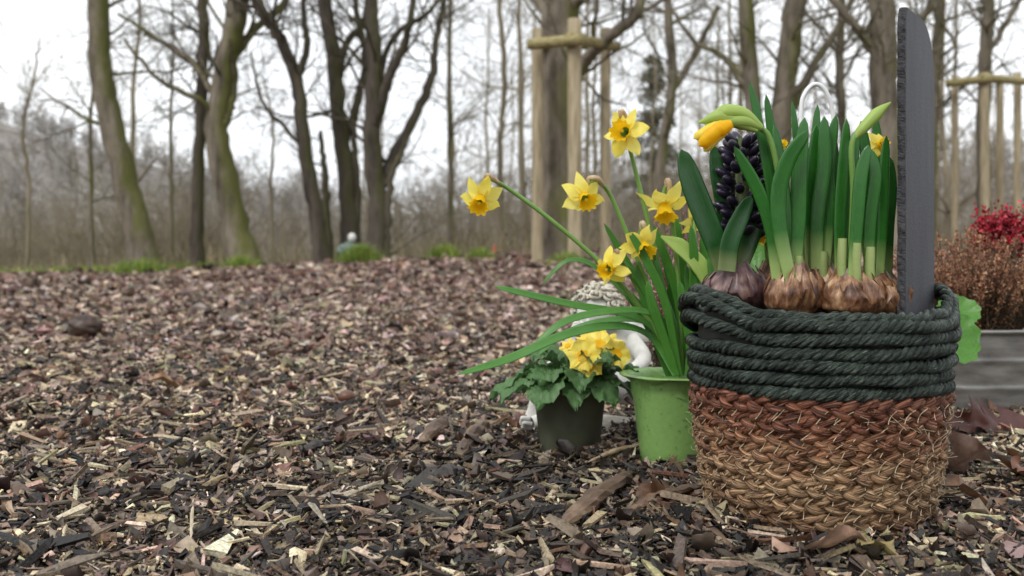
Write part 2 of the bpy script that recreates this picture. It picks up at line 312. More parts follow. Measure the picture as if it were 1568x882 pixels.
tree('ash_tree',12.6,[([(535,400),(533,300),(522,200),(512,100),(498,0),(480,-200),(470,-600)],[13,13,12,11,9,3],12,(.6,1.6)),
   ([(525,230),(548,150,.2),(560,90,.3),(545,0,.3),(560,-200)],[7,6,3],8,(.5,1.2)),
   ([(515,130),(530,70),(560,20),(575,-100)],[7,5,3],8,(.5,1.2)),
   ([(505,405),(500,330),(497,262),(490,200)],[8,6,3],4,(.4,.9)),
   ([(545,395),(548,300),(540,200),(545,150)],[6,5,3],4,(.4,.9))],BARK2,5)
tree('spreading_tree',11.8,[([(572,398),(578,310),(570,220),(572,140),(572,60),(568,-20),(575,-200),(600,-600)],[15,14,13,11,9,3],11,(.6,1.6)),
   ([(580,290),(602,240,.2),(640,170,.3),(663,110,.4),(668,60,.4),(690,-40,.4)],[10,8,7,5,4],9,(.5,1.2)),
   ([(573,200),(592,130,-.3),(618,70,-.4),(632,0,-.5),(640,-200)],[8,6,3],9,(.5,1.2)),
   ([(575,150),(600,60,.3),(655,20,.3),(690,-30,.4)],[5,4,3],8,(.4,1.)),
   ([(590,398),(592,340),(600,270),(625,210)],[7,6,3],5,(.4,1.))],BARK2,6)
tree('young_tree',14.5,[([(690,400),(690,250),(688,100),(692,-50),(690,-300)],[4,4,3,1],28,(.4,1.1))],BARK,7)
tree('young_tree',13.5,[([(142,415),(140,300),(138,180),(146,110)],[4,3.5,3,1],18,(.3,1.))],BARK,27)
tree('young_tree',15,[([(265,415),(262,300),(262,180),(265,60),(262,-100)],[3,3,2,1],20,(.3,1.))],BARK,28)
tree('young_tree',15,[([(40,415),(45,300),(35,200),(52,120),(60,60)],[3,3,2,1],22,(.4,1.1))],BARKBG,29)
tree('young_tree',15,[([(420,415),(415,300),(418,200),(405,120)],[3,2.5,2,1],18,(.4,1.1))],BARKBG,30)
tree('staked_tree',9.6,[([(855,392),(855,250),(858,100),(858,0),(862,-150),(850,-500),(860,-1100)],[31,29,28,27,22,5],12,(.8,1.8)),
   ([(872,150),(892,100,-.2),(930,60,-.4),(968,28,-.5),(985,-10,-.5),(1010,-150,-.5)],[11,9,8,5],9,(.5,1.2)),
   ([(850,30),(800,-20,.3),(720,-50,.5),(640,-110,.6)],[10,8,4],12,(.6,1.4)),
   ([(868,20),(930,-40,-.5),(1040,-70,-.9)],[9,7,4],12,(.6,1.4))],BARK,8)
tree('twin_stem_tree',13,[([(1165,400),(1160,250),(1150,120),(1142,0),(1130,-200),(1100,-600)],[14,13,11,4],16,(.6,1.6)),
   ([(1195,400),(1192,250),(1203,120),(1218,0),(1235,-200),(1260,-500)],[19,17,16,5],16,(.6,1.6)),
   ([(1200,190),(1240,110,.3),(1290,30,.4),(1330,-60,.4)],[8,6,3],10,(.5,1.3)),([(1152,150),(1110,90),(1060,60),(1020,0)],[6,4,2],10,(.4,1.2))],BARK,9)
tree('beech_tree',12.5,[([(1365,400),(1358,250),(1352,120),(1350,0),(1345,-200),(1330,-700)],[23,21,20,18,5],14,(.7,1.7)),
   ([(1350,90),(1300,30),(1240,-40)],[8,5],8,(.5,1.3)),([(1358,130),(1400,60),(1440,-30)],[8,5],8,(.5,1.3))],BARK,10)
tree('staked_tree',14.4,[([(1508,395),(1506,250),(1508,100),(1512,0),(1510,-300),(1500,-700)],[10,10,9,3],22,(.6,1.5)),([(1508,90),(1550,20),(1590,-50)],[5,3],8,(.5,1.2))],BARK,11)
tree('maple_tree',15,[([(1420,400),(1425,250),(1432,100),(1440,0),(1450,-300)],[11,9,8,3],24,(.6,1.5))],BARK,12)
tree('maple_tree',15.5,[([(1010,400),(1012,250),(1030,120),(1022,0),(1030,-300)],[10,8,7,3],26,(.6,1.6)),([(1022,150),(1060,90),(1100,10)],[6,4],8,(.5,1.2))],BARK,13)
tree('maple_tree',14.5,[([(1300,400),(1296,250),(1285,120),(1290,0),(1300,-300)],[8,7,6,3],26,(.6,1.6))],BARK,14)
tree('maple_tree',16,[([(770,400),(765,250),(772,120),(765,0),(760,-300)],[5,4,4,2],30,(.6,1.6))],BARKBG,15)
# woodland
wood=empty('woodland')
def variant(seed,kind,m):
    rng=np.random.default_rng(seed);b=MB()
    if kind=='tree':
        h=rng.uniform(7,9);n=14;P=np.stack([np.cumsum(rng.normal(size=n))*.05,np.cumsum(rng.normal(size=n))*.05,np.linspace(-.2,h,n)],1)
        R=np.linspace(rng.uniform(.05,.10),.02,n);limb(b,P,R,0,rng,28,(1.2,2.6),2,.08,(5,4,4),.25,6,.03)
    elif kind=='far':
        h=rng.uniform(7,9);n=8;P=np.stack([np.cumsum(rng.normal(size=n))*.1,np.cumsum(rng.normal(size=n))*.1,np.linspace(-.2,h,n)],1)
        R=np.linspace(.13,.05,n);limb(b,P,R,0,rng,28,(1.4,3.0),1,.12,(7,4),.5,5,.03,rmin=.026)
    else:
        for k in range(16):
            a=rng.random()*2*pi;q=np.array([cos(a),sin(a),0])*rng.random()*.9
            grow(b,q-np.array([0,0,.1]),norm(np.array([cos(a)*.5,sin(a)*.5,1.])+rng.normal(size=3)*.15),rng.uniform(1.3,2.8),rng.uniform(.009,.018),2,rng,0,(5,5),.2,.2)
    o=b.obj('stand_'+kind,[m]);return o.data,o
def inst(me,x,y,sc,parent,i):
    o=bpy.data.objects.new('stem_%d'%i,me);bpy.context.collection.objects.link(o);o.parent=parent
    o.location=(x,y,float(G(x,y)));o.rotation_euler=(0,0,RNG.random()*6.28);o.scale=(sc,sc,sc*RNG.uniform(.85,1.2))
def kill(o): bpy.data.objects.remove(o)
tv=[];sv=[];fv=[]
for s in range(5):
    me,o=variant(40+s,'tree',BARKBG);tv.append(me);kill(o)
for s in range(5):
    me,o=variant(60+s,'shrub',BARKBG);sv.append(me);kill(o)
for s in range(5):
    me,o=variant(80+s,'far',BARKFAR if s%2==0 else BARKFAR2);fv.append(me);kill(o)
i=0
for k in range(70):   # tall stems, denser towards the east
    d=RNG.uniform(18,45);a=RNG.uniform(-.62,.64)
    if a<-.06 and RNG.random()<.88: continue
    inst(tv[i%5],a*d,d,RNG.uniform(.75,1.1),wood,i);i+=1
for k in range(200):
    d=RNG.uniform(15,34);a=RNG.uniform(-.64,.64);inst(sv[i%5],a*d,d,RNG.uniform(.5,1.0)*(.8+.013*d),wood,i);i+=1
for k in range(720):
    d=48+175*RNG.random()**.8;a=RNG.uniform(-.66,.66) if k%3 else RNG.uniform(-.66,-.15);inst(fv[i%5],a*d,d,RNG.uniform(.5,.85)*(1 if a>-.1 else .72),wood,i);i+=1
# conifer
def conifer(name,px,d,h,seed):
    rng=np.random.default_rng(seed);b=MB();cx=(px-784)*d/F;base=np.array([cx,d,float(G(cx,d))])
    P=base+np.stack([np.zeros(8),np.zeros(8),np.linspace(-.1,h,8)],1);sweep(b,P,np.linspace(.14,.02,8),mat=0,sides=7);Cs=[]
    for k in range(120):
        z=rng.uniform(.12,1)*h;L=(1-z/h)*h*.26+.25;a=rng.random()*2*pi
        t=np.linspace(0,1,7);Q=base+np.stack([cos(a)*L*t,sin(a)*L*t,z-.35*L*t**1.5+.1*L*t],1);sweep(b,Q,np.linspace(.018,.005,7),mat=0,sides=3)
        m=34;u=rng.random(m);q=base+np.stack([cos(a)*L*u,sin(a)*L*u,z-.35*L*u**1.5+.1*L*u],1)+rng.normal(size=(m,3))*[.12,.12,.07];Cs.append(q)
    Cs=np.concatenate(Cs);n=len(Cs);b2=MB();S=np.full(n,.14)
    flakes(b2,Cs[:,0],Cs[:,1],S*RNG.uniform(.6,1.5,n),palette(n,[(.15,.16,.12),(.20,.21,.155),(.12,.13,.10)],[1,1,1]),0,.7,.22,.5,z=Cs[:,2])
    e=empty(name);b.obj('trunk',[BARK2],e);b2.obj('needles',[mat_attr('needles',.7,20,0,.001,.2,.2)],e,col=True,smooth=False)
conifer('conifer',1000,36,8,1)
# ---------------------------------------------------------------- stakes
def stakes(name,d,posts,bars,zb):
    e=empty(name);b=MB()
    for (px,dd,top,w) in posts:
        p=at(px,top,d+dd);n=10;P=np.stack([np.full(n,p[0]),np.full(n,p[1]),np.linspace(float(G(p[0],p[1]))-.1,p[2],n)],1)
        P=np.vstack([P,P[-1]+[0,0,.006],P[-1]+[0,0,.007]]);R=np.full(n+2,w*.5*(d+dd)/F);R[-2]*=.85;R[-1]=.001
        sweep(b,P,R,sides=14,jit=1+.02*RNG.normal(size=(n+2,14)))
    b.obj('posts',[STAKE],e);b=MB()
    for (p,q,w) in bars:
        a=at(*p[:2],d+p[2]);c=at(*q[:2],d+q[2]);t=np.linspace(0,1,10)[:,None];P=a*(1-t)+c*t;P=np.vstack([P[0]-.001*(c-a),P,P[-1]+.001*(c-a)]);R=np.full(12,w*.5*d/F);R[0]=R[-1]=.001
        sweep(b,P,R,sides=12)
    b.obj('rails',[mat('rail_wood',[(.3,(.18,.16,.07)),(.7,(.40,.34,.17))],10,(.6,3,3),rough=.8,bs=.5,bd=.01,spec=.2)],e)
stakes('tree_stakes',9.3,[(823,-.1,45,18),(880,-.45,30,22),(927,.35,44,16)],[((811,68,-.28),(893,60,-.62),17),((872,57,-.58),(944,72,.2),16),((812,70,.12),(945,70,.5),13)],0)
stakes('tree_stakes',13.8,[(1462,-.2,118,10),(1508,-.5,112,14),(1531,.5,116,11),(1558,.1,112,11)],[((1448,128,-.35),(1520,120,-.62),12),((1500,118,-.58),(1570,125,-.02),12),((1455,126,.1),(1560,122,.6),9)],0)
# ---------------------------------------------------------------- basket
bask=empty('woven_basket');cx,cy=BASK
def Rb(z): return np.interp(z,[0,.012,.03,.07,.14,.18,.225],[.108,.114,.118,.125,.1325,.137,.1385])
def ringpath(z,N,dr=0,hb=0.,ho=0.,wid=.62):
    th=np.arange(N)*2*pi/N;bl=np.zeros(N)
    for c0 in (pi+.22,.18):
        dlt=np.abs((th-c0+pi)%(2*pi)-pi);bl=np.maximum(bl,np.where(dlt<wid,np.cos(dlt/wid*pi/2)**1.1,0))
    wob=.0012*np.sin(th*5+z*200)+.0009*np.sin(th*11+z*90)
    r=Rb(z)+dr+bl*ho+wob;zz=z+bl*hb+.0012*np.sin(th*3+z*150)+.0008*np.sin(th*8+z*310)
    return np.stack([cx+r*np.cos(th),cy+r*np.sin(th),zz],1),th
def rope(b,P,th,kind,rs,o,pitch,mt=0,ns=3,fib=2):
    N=len(th);per=float(np.linalg.norm(np.diff(P,axis=0),axis=1).sum());turns=max(1,round(per/pitch));rad=np.stack([np.cos(th),np.sin(th),0*th],1);up=np.array([0,0,1.])
    ph0=RNG.random()*6;wrp=.45*np.sin(th*3+ph0)+.3*np.sin(th*7+2*ph0)
    for k in range(ns):
        f=th*turns+2*pi*k/ns+ph0+wrp
        if kind=='twist': Q=P+rad*(o*np.cos(f))[:,None]+up*(o*np.sin(f))[:,None]
        else: Q=P+rad*(o*.55*np.sin(2*f))[:,None]+up*(o*1.15*np.sin(f))[:,None]
        w=rs*(1+.14*np.sin(th*37+k*2+ph0)+.09*np.sin(th*61+k*3))
        a8=np.arange(8);J=1+.12*np.sin(a8*2.4+ph0+k)[None]+.035*RNG.normal(size=(N,8))
        sweep(b,Q,w,None,mt,8,up,closed=True,ul=per*1.0,vl=.02,jit=J)
        for m in range(fib):
            g=f*1.0+RNG.random()*6;off=norm(rad*np.cos(g*1.3+m)[:,None]+up*np.sin(g*1.3+m)[:,None]);Q2=Q+off*(w*1.0)[:,None]
            sweep(b,Q2,rs*.20,rs*.10,mt,5,up,closed=True,ul=per,vl=.02)
b=MB();zg=np.linspace(.1525,.219,6)
for q,z in enumerate(zg):
    hb,ho=(0,0) if q<4 else ((.018,.008) if q==4 else (.025,.011))
    P,th=ringpath(z,520,0,hb,ho);rope(b,P,th,'twist',.0032,.0040,.034,0,4)
P,th=ringpath(.2275,420,-.006,.024,.008);rope(b,P,th,'twist',.0034,.003,.04,0,3)
nt=NT('green_paper_cord');n=noise(nt,1,(90,1300,1),'UV',3,.7);n2=noise(nt,35)
r=ramp(nt,[(.32,(.003,.006,.005)),(.47,(.018,.029,.022)),(.57,(.060,.080,.064)),(.70,(.25,.29,.24))],n.outputs[0]);r3=ramp(nt,[(.35,(.6,.6,.6)),(.65,(1.3,1.3,1.3))],n2.outputs[0]);nt.l(mix(nt,r.outputs[0],r3.outputs[0],1.,'MULTIPLY'),nt.b.inputs['Base Color']);nt.b.inputs['Roughness'].default_value=.42;nt.b.inputs['Specular IOR Level'].default_value=.35;bump(nt,n.outputs[0],1,.002)
b.obj('green_cord_rim',[nt.m],bask)
b=MB();zs=np.linspace(.007,.1385,9)
for z in zs:
    P,th=ringpath(z,460);rope(b,P,th,'braid',.0050,.0056,.056)
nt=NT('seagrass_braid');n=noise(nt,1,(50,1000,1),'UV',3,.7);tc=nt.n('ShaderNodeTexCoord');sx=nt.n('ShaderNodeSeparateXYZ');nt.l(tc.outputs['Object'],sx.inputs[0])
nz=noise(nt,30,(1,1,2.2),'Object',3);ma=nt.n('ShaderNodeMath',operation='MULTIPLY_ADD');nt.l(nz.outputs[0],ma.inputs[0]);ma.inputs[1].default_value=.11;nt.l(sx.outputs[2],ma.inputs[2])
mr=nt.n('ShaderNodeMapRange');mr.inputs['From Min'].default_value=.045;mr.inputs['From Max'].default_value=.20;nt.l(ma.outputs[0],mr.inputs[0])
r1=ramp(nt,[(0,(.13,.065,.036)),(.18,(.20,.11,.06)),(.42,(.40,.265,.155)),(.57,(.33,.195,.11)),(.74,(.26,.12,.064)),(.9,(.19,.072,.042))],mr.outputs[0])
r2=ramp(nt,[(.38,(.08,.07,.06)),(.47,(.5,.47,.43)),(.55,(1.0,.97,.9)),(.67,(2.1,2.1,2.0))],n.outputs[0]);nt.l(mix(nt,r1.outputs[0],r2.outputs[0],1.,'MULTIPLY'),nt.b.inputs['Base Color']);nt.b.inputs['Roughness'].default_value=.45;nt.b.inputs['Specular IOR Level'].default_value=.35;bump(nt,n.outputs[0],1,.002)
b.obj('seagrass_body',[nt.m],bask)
b=MB()
for q,z in enumerate(zs[:-1]):
    m=40
    for k in range(m):
        t0=(k+.5*(q%2))*2*pi/m+RNG.normal()*.025;dz=zs[1]-zs[0]
        t=np.linspace(0,1,6);th=t0+(t-.5)*(.07+RNG.normal()*.03);z_=z+dz*(.1+.8*t);r=Rb(z_)+.0090-.0034*np.sin(pi*t);sweep(b,np.stack([cx+r*np.cos(th),cy+r*np.sin(th),z_],1),.0004,sides=4)
for k in range(90):
    t0=RNG.random()*6.28;z=RNG.uniform(.005,.14);r=Rb(z)+.009;p=np.array([cx+r*cos(t0),cy+r*sin(t0),z]);o=np.array([cos(t0),sin(t0),0])
    q=p+o*.004+RNG.normal(size=3)*.004;w=q+o*.003+RNG.normal(size=3)*.006;sweep(b,smooth([p-o*.004,q,w],6),.00025,sides=3)
b.obj('stitching',[mat('jute_thread',[(.3,(.40,.30,.17)),(.7,(.72,.62,.44))],300,rough=.6,bs=0)],bask)
b=MB();lathe(b,[(.001,.004),(.105,.004),(.118,.05),(.128,.14),(.130,.20),(.129,.222)],(cx,cy,0),0,64)
b.obj('liner',[mat('liner_dark',[(.3,(.01,.012,.01)),(.7,(.03,.03,.025))],50,rough=.7)],bask)
b=MB();lathe(b,[(.001,.207),(.06,.206),(.1285,.200)],(cx,cy,0),0,64,lambda r,z,a,s:(r,z+.004*np.sin(r*90+a*5)));b.obj('compost',[SOIL],bask)
# slate
b=MB();n=220;t=np.linspace(0,1,n);A=np.array([.3985,1.02]);B=np.array([.4735,1.125]);dr=B-A;wd=np.linalg.norm(dr);dr=dr/wd;nr=np.array([-dr[1],dr[0]])
z0,z1=.195,.5445;z=z0+(z1-z0)*t;cr=.06
u1=np.where(z>z1-cr,wd-cr+np.sqrt(np.clip(cr**2-(z-(z1-cr))**2,0,None)),wd)
u0=.006*np.clip((z-(z1-.02))/.02,0,1)**2
def sm(k,amp):
    j=RNG.normal(size=(n,6));
    for _ in range(k): j=(np.roll(j,1,0)+j+np.roll(j,-1,0))/3
    return j/j.std()*amp
JJ=sm(1,.0004)+sm(8,.0007);rows=[]
for i in range(n):
    j=JJ[i];th=.0042
    sec=[(u0[i]+.001+j[0],-th*.9),(u0[i]-.0004+j[1],-th*.1+j[2]*.6),(u0[i]+.0008+j[3],th*.9),(u0[i]+.004,th),((u0[i]+u1[i])/2,th),(u1[i]-.003,th),(u1[i]+j[4]*.4,0),(u1[i]-.003,-th),((u0[i]+u1[i])/2,-th),(u0[i]+.0035+j[5],-th)]
    rows.append([[A[0]+dr[0]*u+nr[0]*v,A[1]+dr[1]*u+nr[1]*v,z[i]+.0] for u,v in sec])
top=np.array(rows[-1]);c=top.mean(0);rows.append((c+(top-c)*.02).tolist());b.grid(np.array(rows),np.tile(np.array([1,1,1,0,0,1,1,0,0,1]),n),wv=True)
def slate(nm,lo,hi,bs):
    nt=NT(nm);n_=noise(nt,14,(1,1,.2),'Object',7,.75);n2=noise(nt,350,detail=3);r=ramp(nt,[(.3,lo),(.7,hi)],n_.outputs[0]);nt.l(mix(nt,r.outputs[0],n2.outputs[0],.04),nt.b.inputs['Base Color']);nt.b.inputs['Roughness'].default_value=.6;nt.b.inputs['Specular IOR Level'].default_value=.3;bump(nt,n2.outputs[0],bs,.0015);return nt.m
b.obj('slate_plaque',[slate('slate_stone',(.034,.036,.044),(.085,.087,.10),.4),slate('slate_split_edge',(.008,.008,.010),(.035,.035,.04),1)],smooth=False)
# ---------------------------------------------------------------- leaves helpers
def path(pp,d):
    return [at(p[0],p[1],p[2] if len(p)>2 else d) for p in pp]
def leaf(b,pp,d,W,mt=0,hint=(0,-1,.1),fold=.12,n=26,tip=7,thick=.16,base=.75):
    P=smooth(path(pp,d),n);s=np.linspace(0,1,n);w=W*.5*d/F*(base+(1-base)*np.sin(np.clip(s*1.4,0,1)*pi/2))*np.sqrt(np.clip(1-s**tip,0,1))+.0003
    sweep(b,P,w,np.maximum(w*thick,.0006),mt,12,np.array(hint,float),fold,ul=1.,vl=1.)
def stem(b,pp,d,W,mt=0,n=22,w1=None):
    P=smooth(path(pp,d),n);w=np.linspace(W,W if w1 is None else w1,n)*.5*d/F;sweep(b,P,w,mat=mt,sides=9,ul=1.);return P
LB=mat_leaf('bulb_leaf',(.008,.065,.010),(.034,.17,.022),(.36,.48,.16),.24,.15,.5)
LD=mat_leaf('hyacinth_leaf',(.006,.038,.010),(.018,.095,.018),(.20,.25,.10),.22,.12,.5)
LM=mat_leaf('daffodil_leaf',(.022,.11,.014),(.085,.26,.036),None,.3,.2,.45)
LS=mat_leaf('flower_stem',(.12,.27,.05),(.22,.38,.09))
LP=mat_leaf('bud_sheath',(.28,.47,.08),(.48,.62,.17),trans=.35)
PETAL=mat('yellow_tepal',[(.3,(.92,.75,.07)),(.7,(.96,.87,.24))],30,rough=.45,bs=.15,trans=.4,spec=.3)
TRUMP=mat('orange_yellow_corona',[(.3,(.92,.54,.008)),(.7,(.95,.68,.02))],60,rough=.4,bs=.2,trans=.45,spec=.3)
PAPER=mat('dry_sheath',[(.3,(.30,.18,.09)),(.7,(.6,.47,.3))],60,rough=.7)
def daffodil(b,c,d,size,roll=0,spread=1.,mp=0,mc=1,mg=2,rng=RNG):
    R=frame(d,roll);c=np.asarray(c)
    for k in range(6):
        a=k*pi/3+rng.normal()*.08;L=size*.42*(1 if k%2 else .95)*rng.uniform(.92,1.08);wm=size*(.15 if k%2 else .18)
        s=np.linspace(0,1,12);v=np.linspace(-1,1,9);S,V_=np.meshgrid(s,v,indexing='ij')
        w=wm*(np.sin(np.clip(S*.92+.10,0,1)*pi)**.65)*(1-.25*S)
        refl=rng.uniform(-.75,.15)*spread;r=size*.09+S*L*cos(refl*.6)
        zz=size*(.02)+L*(refl*S**1.6)+.12*size*np.abs(V_)**2*(.7-S)*.6-(.012*size if k%2 else 0)+size*.018*np.sin(S*9+k)*V_
        tw=rng.normal()*.6*S;y=V_*w;y2=y*np.cos(tw);z2=zz+y*np.sin(tw)
        X=r*cos(a)-y2*sin(a);Y=r*sin(a)+y2*cos(a);b.grid(np.stack([X,Y,z2],-1)@R.T+c,mp)
    t=np.linspace(0,1,12);m=40;a=np.arange(m)*2*pi/m
    rad=size*(.10+.065*t**.8+.055*np.clip(t-.75,0,1)*4*.6)
    rr2=rad[:,None]*(1+.13*t[:,None]**4*np.sin(a*9)+.06*t[:,None]**3*np.sin(a*4+1));zz=size*(.0+.31*t[:,None]+.022*np.sin(a*9+1)*t[:,None]**4)
    b.grid(np.stack([rr2*np.cos(a),rr2*np.sin(a),zz],-1)@R.T+c,mc,wv=True)
    for k in range(5):
        q=np.array([cos(k*1.26)*.02*size,sin(k*1.26)*.02*size,.2*size]);ellipsoid(b,c+R@q,np.array([.014,.014,.05])*size,mp,R,6,6)
    P=np.array([[0,0,.03],[0,0,-.06],[0,0,-.14],[0,0,-.2]])*size;sweep(b,P@R.T+c,np.array([.10,.06,.05,.055])*size,mat=mg,sides=10)
    return c+R@np.array([0,0,-.2*size]),R
# ---------------------------------------------------------------- hyacinth in basket
def bulb(b,c,r,hh,mt,seed,lean=(0,0)):
    rng=np.random.default_rng(seed);t=np.linspace(0,1,26);prof=np.interp(t,[0,.1,.3,.5,.7,.85,1],[.15,.6,.97,1,.80,.54,.38])*r
    a=np.arange(48)*2*pi/48;ph=rng.random(4)*6
    rad=prof[:,None]*(1+.05*np.sin(a*3+ph[0]+t[:,None]*2)+.03*np.sin(a*7+ph[1]+t[:,None]*4)+.015*np.sin(a*17+ph[2]))
    z=(t*hh)[:,None]+.002*np.sin(a*5+ph[3])*t[:,None]
    X=c[0]+rad*np.cos(a)+lean[0]*t[:,None]**2;Y=c[1]+rad*np.sin(a)+lean[1]*t[:,None]**2;b.grid(np.stack([X,Y,c[2]+z],-1),mt,wv=True,ul=1.,vl=1.)
    for k in range(9): # peeling papery skins, torn upper edges
        a0=k*2.4+rng.normal()*.3;s0=rng.uniform(.0,.3);s1=min(1.0,s0+rng.uniform(.35,.7));S=np.linspace(s0,s1,18);V_=np.linspace(-1,1,17);wv=rng.uniform(.45,.95);fl=rng.uniform(.001,.010)
        edge=1-.16*np.sin(V_*5+rng.random()*6)-.08*np.sin(V_*13+rng.random()*6);Sx=s0+(S-s0)[:,None]*edge[None]
        rr3=np.interp(Sx,t,prof)*1.05+.0012+fl*((S-s0)/(s1-s0))[:,None]**3+.0006*np.sin(V_*11+k)[None]
        aa3=a0+V_[None]*wv*(.75+.25*np.cos(((S-s0)/(s1-s0))[:,None]*2.5))
        b.grid(np.stack([c[0]+rr3*np.cos(aa3)+lean[0]*Sx**2,c[1]+rr3*np.sin(aa3)+lean[1]*Sx**2,c[2]+Sx*hh],-1),mt,ul=s1-s0,vl=wv/pi)
def mat_bulb(name,st):
    nt=NT(name);n=noise(nt,1,(3,20,1),'UV',5,.6);n2=noise(nt,48,(1,1,1),'Object',3)
    m_=nt.n('ShaderNodeMath',operation='MULTIPLY_ADD');nt.l(n2.outputs[0],m_.inputs[0]);m_.inputs[1].default_value=1.0;nt.l(n.outputs[0],m_.inputs[2])
    m2=nt.n('ShaderNodeMath',operation='MULTIPLY');nt.l(m_.outputs[0],m2.inputs[0]);m2.inputs[1].default_value=.5
    r=ramp(nt,st,m2.outputs[0]);nt.l(r.outputs[0],nt.b.inputs['Base Color']);nt.b.inputs['Roughness'].default_value=.38;bump(nt,n.outputs[0],.4,.0012);return nt.m
BULB=mat_bulb('brown_bulb_skin',[(.38,(.04,.016,.009)),(.47,(.14,.062,.03)),(.55,(.30,.16,.08)),(.64,(.60,.42,.27))])
BULBP=mat_bulb('purple_bulb_skin',[(.36,(.018,.008,.010)),(.46,(.06,.026,.030)),(.55,(.13,.07,.064)),(.66,(.28,.19,.15))])
hy=empty('hyacinth');b=MB();bulb(b,at(1127,488,1.085),.0355,.062,0,1);b.obj('bulb',[BULBP],hy)
b=MB()
leaf(b,[(1108,412),(1090,360),(1062,290),(1043,229)],1.075,38,fold=.3,tip=5,base=.75)
leaf(b,[(1120,412),(1110,340),(1098,270),(1093,222)],1.10,22,fold=.3)
leaf(b,[(1130,412),(1148,360),(1160,315),(1168,270)],1.085,34,fold=.3,tip=4)
leaf(b,[(1112,415),(1118,370),(1135,330),(1150,300)],1.06,30,fold=.3,tip=3,base=.9)
leaf(b,[(1125,412),(1120,340),(1128,280),(1150,240)],1.12,24,fold=.3)
b.obj('leaves',[LD],hy)
b=MB();m=62;ax0=at(1137,360,1.095);ax1=at(1136,212,1.095);d_=ax1-ax0
for k in range(m):
    t=(k+.5)/m;a=k*2.39996;q=ax0+d_*t;r=.0165*np.sqrt(max(0,1-((t-.40)/.63)**2))+.002;o=np.array([cos(a),sin(a),0]);dd=norm(o*1.0+np.array([0,0,.35+1.2*max(0,t-.5)]))
    ellipsoid(b,q+o*r+dd*.004,(.0055,.0055,.0105),0,frame(dd),9,8)
sweep(b,smooth([ax0-[0,0,.03],ax0,ax1],8),.008,mat=1)
b.obj('flower_spike',[mat('dark_buds',[(.3,(.006,.005,.012)),(.7,(.028,.018,.045))],60,rough=.3,bs=.1),LD],hy)
# ---------------------------------------------------------------- daffodil bulbs in basket
df=empty('potted_daffodil_bulbs');b=MB()
bulb(b,at(1214,494,1.035),.0275,.062,0,2,(.004,0));bulb(b,at(1302,496,1.03),.032,.057,0,3,(-.003,0));bulb(b,at(1348,492,1.05),.027,.054,0,4,(-.006,0));bulb(b,at(1258,482,1.085),.026,.058,0,5);bulb(b,at(1180,476,1.12),.025,.055,0,6);bulb(b,at(1340,476,1.13),.024,.053,0,8)
b.obj('bulbs',[BULB],df)
b=MB();lv=[
 ([(1210,432),(1193,350),(1192,290),(1208,240),(1238,200)],1.02,27,(.2,-1,0)),
 ([(1196,430),(1186,330),(1170,230),(1148,125)],1.05,15,(0,-1,0)),
 ([(1200,430),(1196,320),(1185,230),(1173,145)],1.06,15,(-.3,-1,0)),
 ([(1222,430),(1226,320),(1220,230),(1213,155)],1.05,13,(.3,-1,0)),
 ([(1190,430),(1180,350),(1160,290),(1124,224)],1.025,20,(-.3,-1,0)),
 ([(1196,430),(1204,350),(1196,270),(1185,190)],1.04,24,(.5,-1,0)),
 ([(1215,430),(1222,340),(1224,260),(1232,180)],1.04,24,(-.3,-1,0)),
 ([(1240,412),(1238,320),(1244,250),(1250,192)],1.08,22,(.2,-1,0)),
 ([(1250,412),(1252,330),(1262,250),(1262,178)],1.07,22,(-.2,-1,0)),
 ([(1262,412),(1268,320),(1266,260),(1280,176)],1.075,22,(0,-1,0)),
 ([(1276,425),(1278,330),(1275,250),(1272,195)],1.09,20,(0,-1,0)),
 ([(1246,415),(1238,340),(1230,280),(1226,235)],1.09,22,(.3,-1,0)),
 ([(1285,440),(1285,340),(1290,260),(1296,182)],1.04,22,(.3,-1,0)),
 ([(1305,440),(1312,340),(1318,270),(1330,222)],1.015,20,(-.2,-1,0)),
 ([(1328,440),(1332,340),(1340,270),(1332,228)],1.03,20,(.1,-1,0)),
 ([(1345,440),(1350,340),(1352,270),(1357,208)],1.04,20,(.3,-1,0)),
 ([(1335,440),(1322,330),(1325,240),(1318,185)],1.07,18,(0,-1,0)),
 ([(1358,440),(1360,350),(1364,290),(1362,240)],1.07,18,(0,-1,0)),
 ([(1300,440),(1300,350),(1303,270),(1313,205)],1.06,18,(-.4,-1,0)),
 ([(1180,440),(1176,340),(1165,250),(1160,150)],1.13,16,(-.4,-1,0)),
 ([(1240,440),(1236,340),(1246,250),(1252,160)],1.13,16,(-.4,-1,0)),
 ([(1345,440),(1340,340),(1346,250),(1340,175)],1.14,16,(-.4,-1,0))]
for (pp,d,W,h) in lv: leaf(b,pp,d,W,0,h,fold=.22,tip=6,thick=.28)
for (x0,d,tp) in ((1200,1.03,385),(1224,1.04,392),(1291,1.022,365),(1313,1.015,372),(1334,1.02,378),(1262,1.07,385)):
    P=smooth(path([(x0,445),(x0-2,412),(x0-1,tp)],d),10)
    sweep(b,P,np.array([9]*8+[8.6,8.3])*d/F*.82,mat=2,sides=12,ul=1)
stem(b,[(1300,430),(1306,300),(1304,225),(1318,195)],1.03,9,1)
P=smooth(path([(1308,212),(1322,196),(1345,172),(1364,157)],1.03),14);sweep(b,P,np.interp(np.linspace(0,1,14),[0,.25,.6,1],[4,8,10,1.5])*1.03/F,mat=3,sides=10)
stem(b,[(1204,430),(1196,300),(1180,215),(1158,192)],1.035,9,1)
for (pp,ws) in (([(1166,196),(1140,176),(1112,172),(1085,182)],[5,11,13,2]),([(1166,196),(1140,186),(1110,186),(1080,192)],[5,12,10,2]),([(1160,200),(1135,190),(1105,178),(1070,188)],[4,9,12,2])):
    P=smooth(path(pp,1.03),14);sweep(b,P,np.interp(np.linspace(0,1,14),[0,.35,.7,1],ws)*1.03/F,mat=3,sides=12)
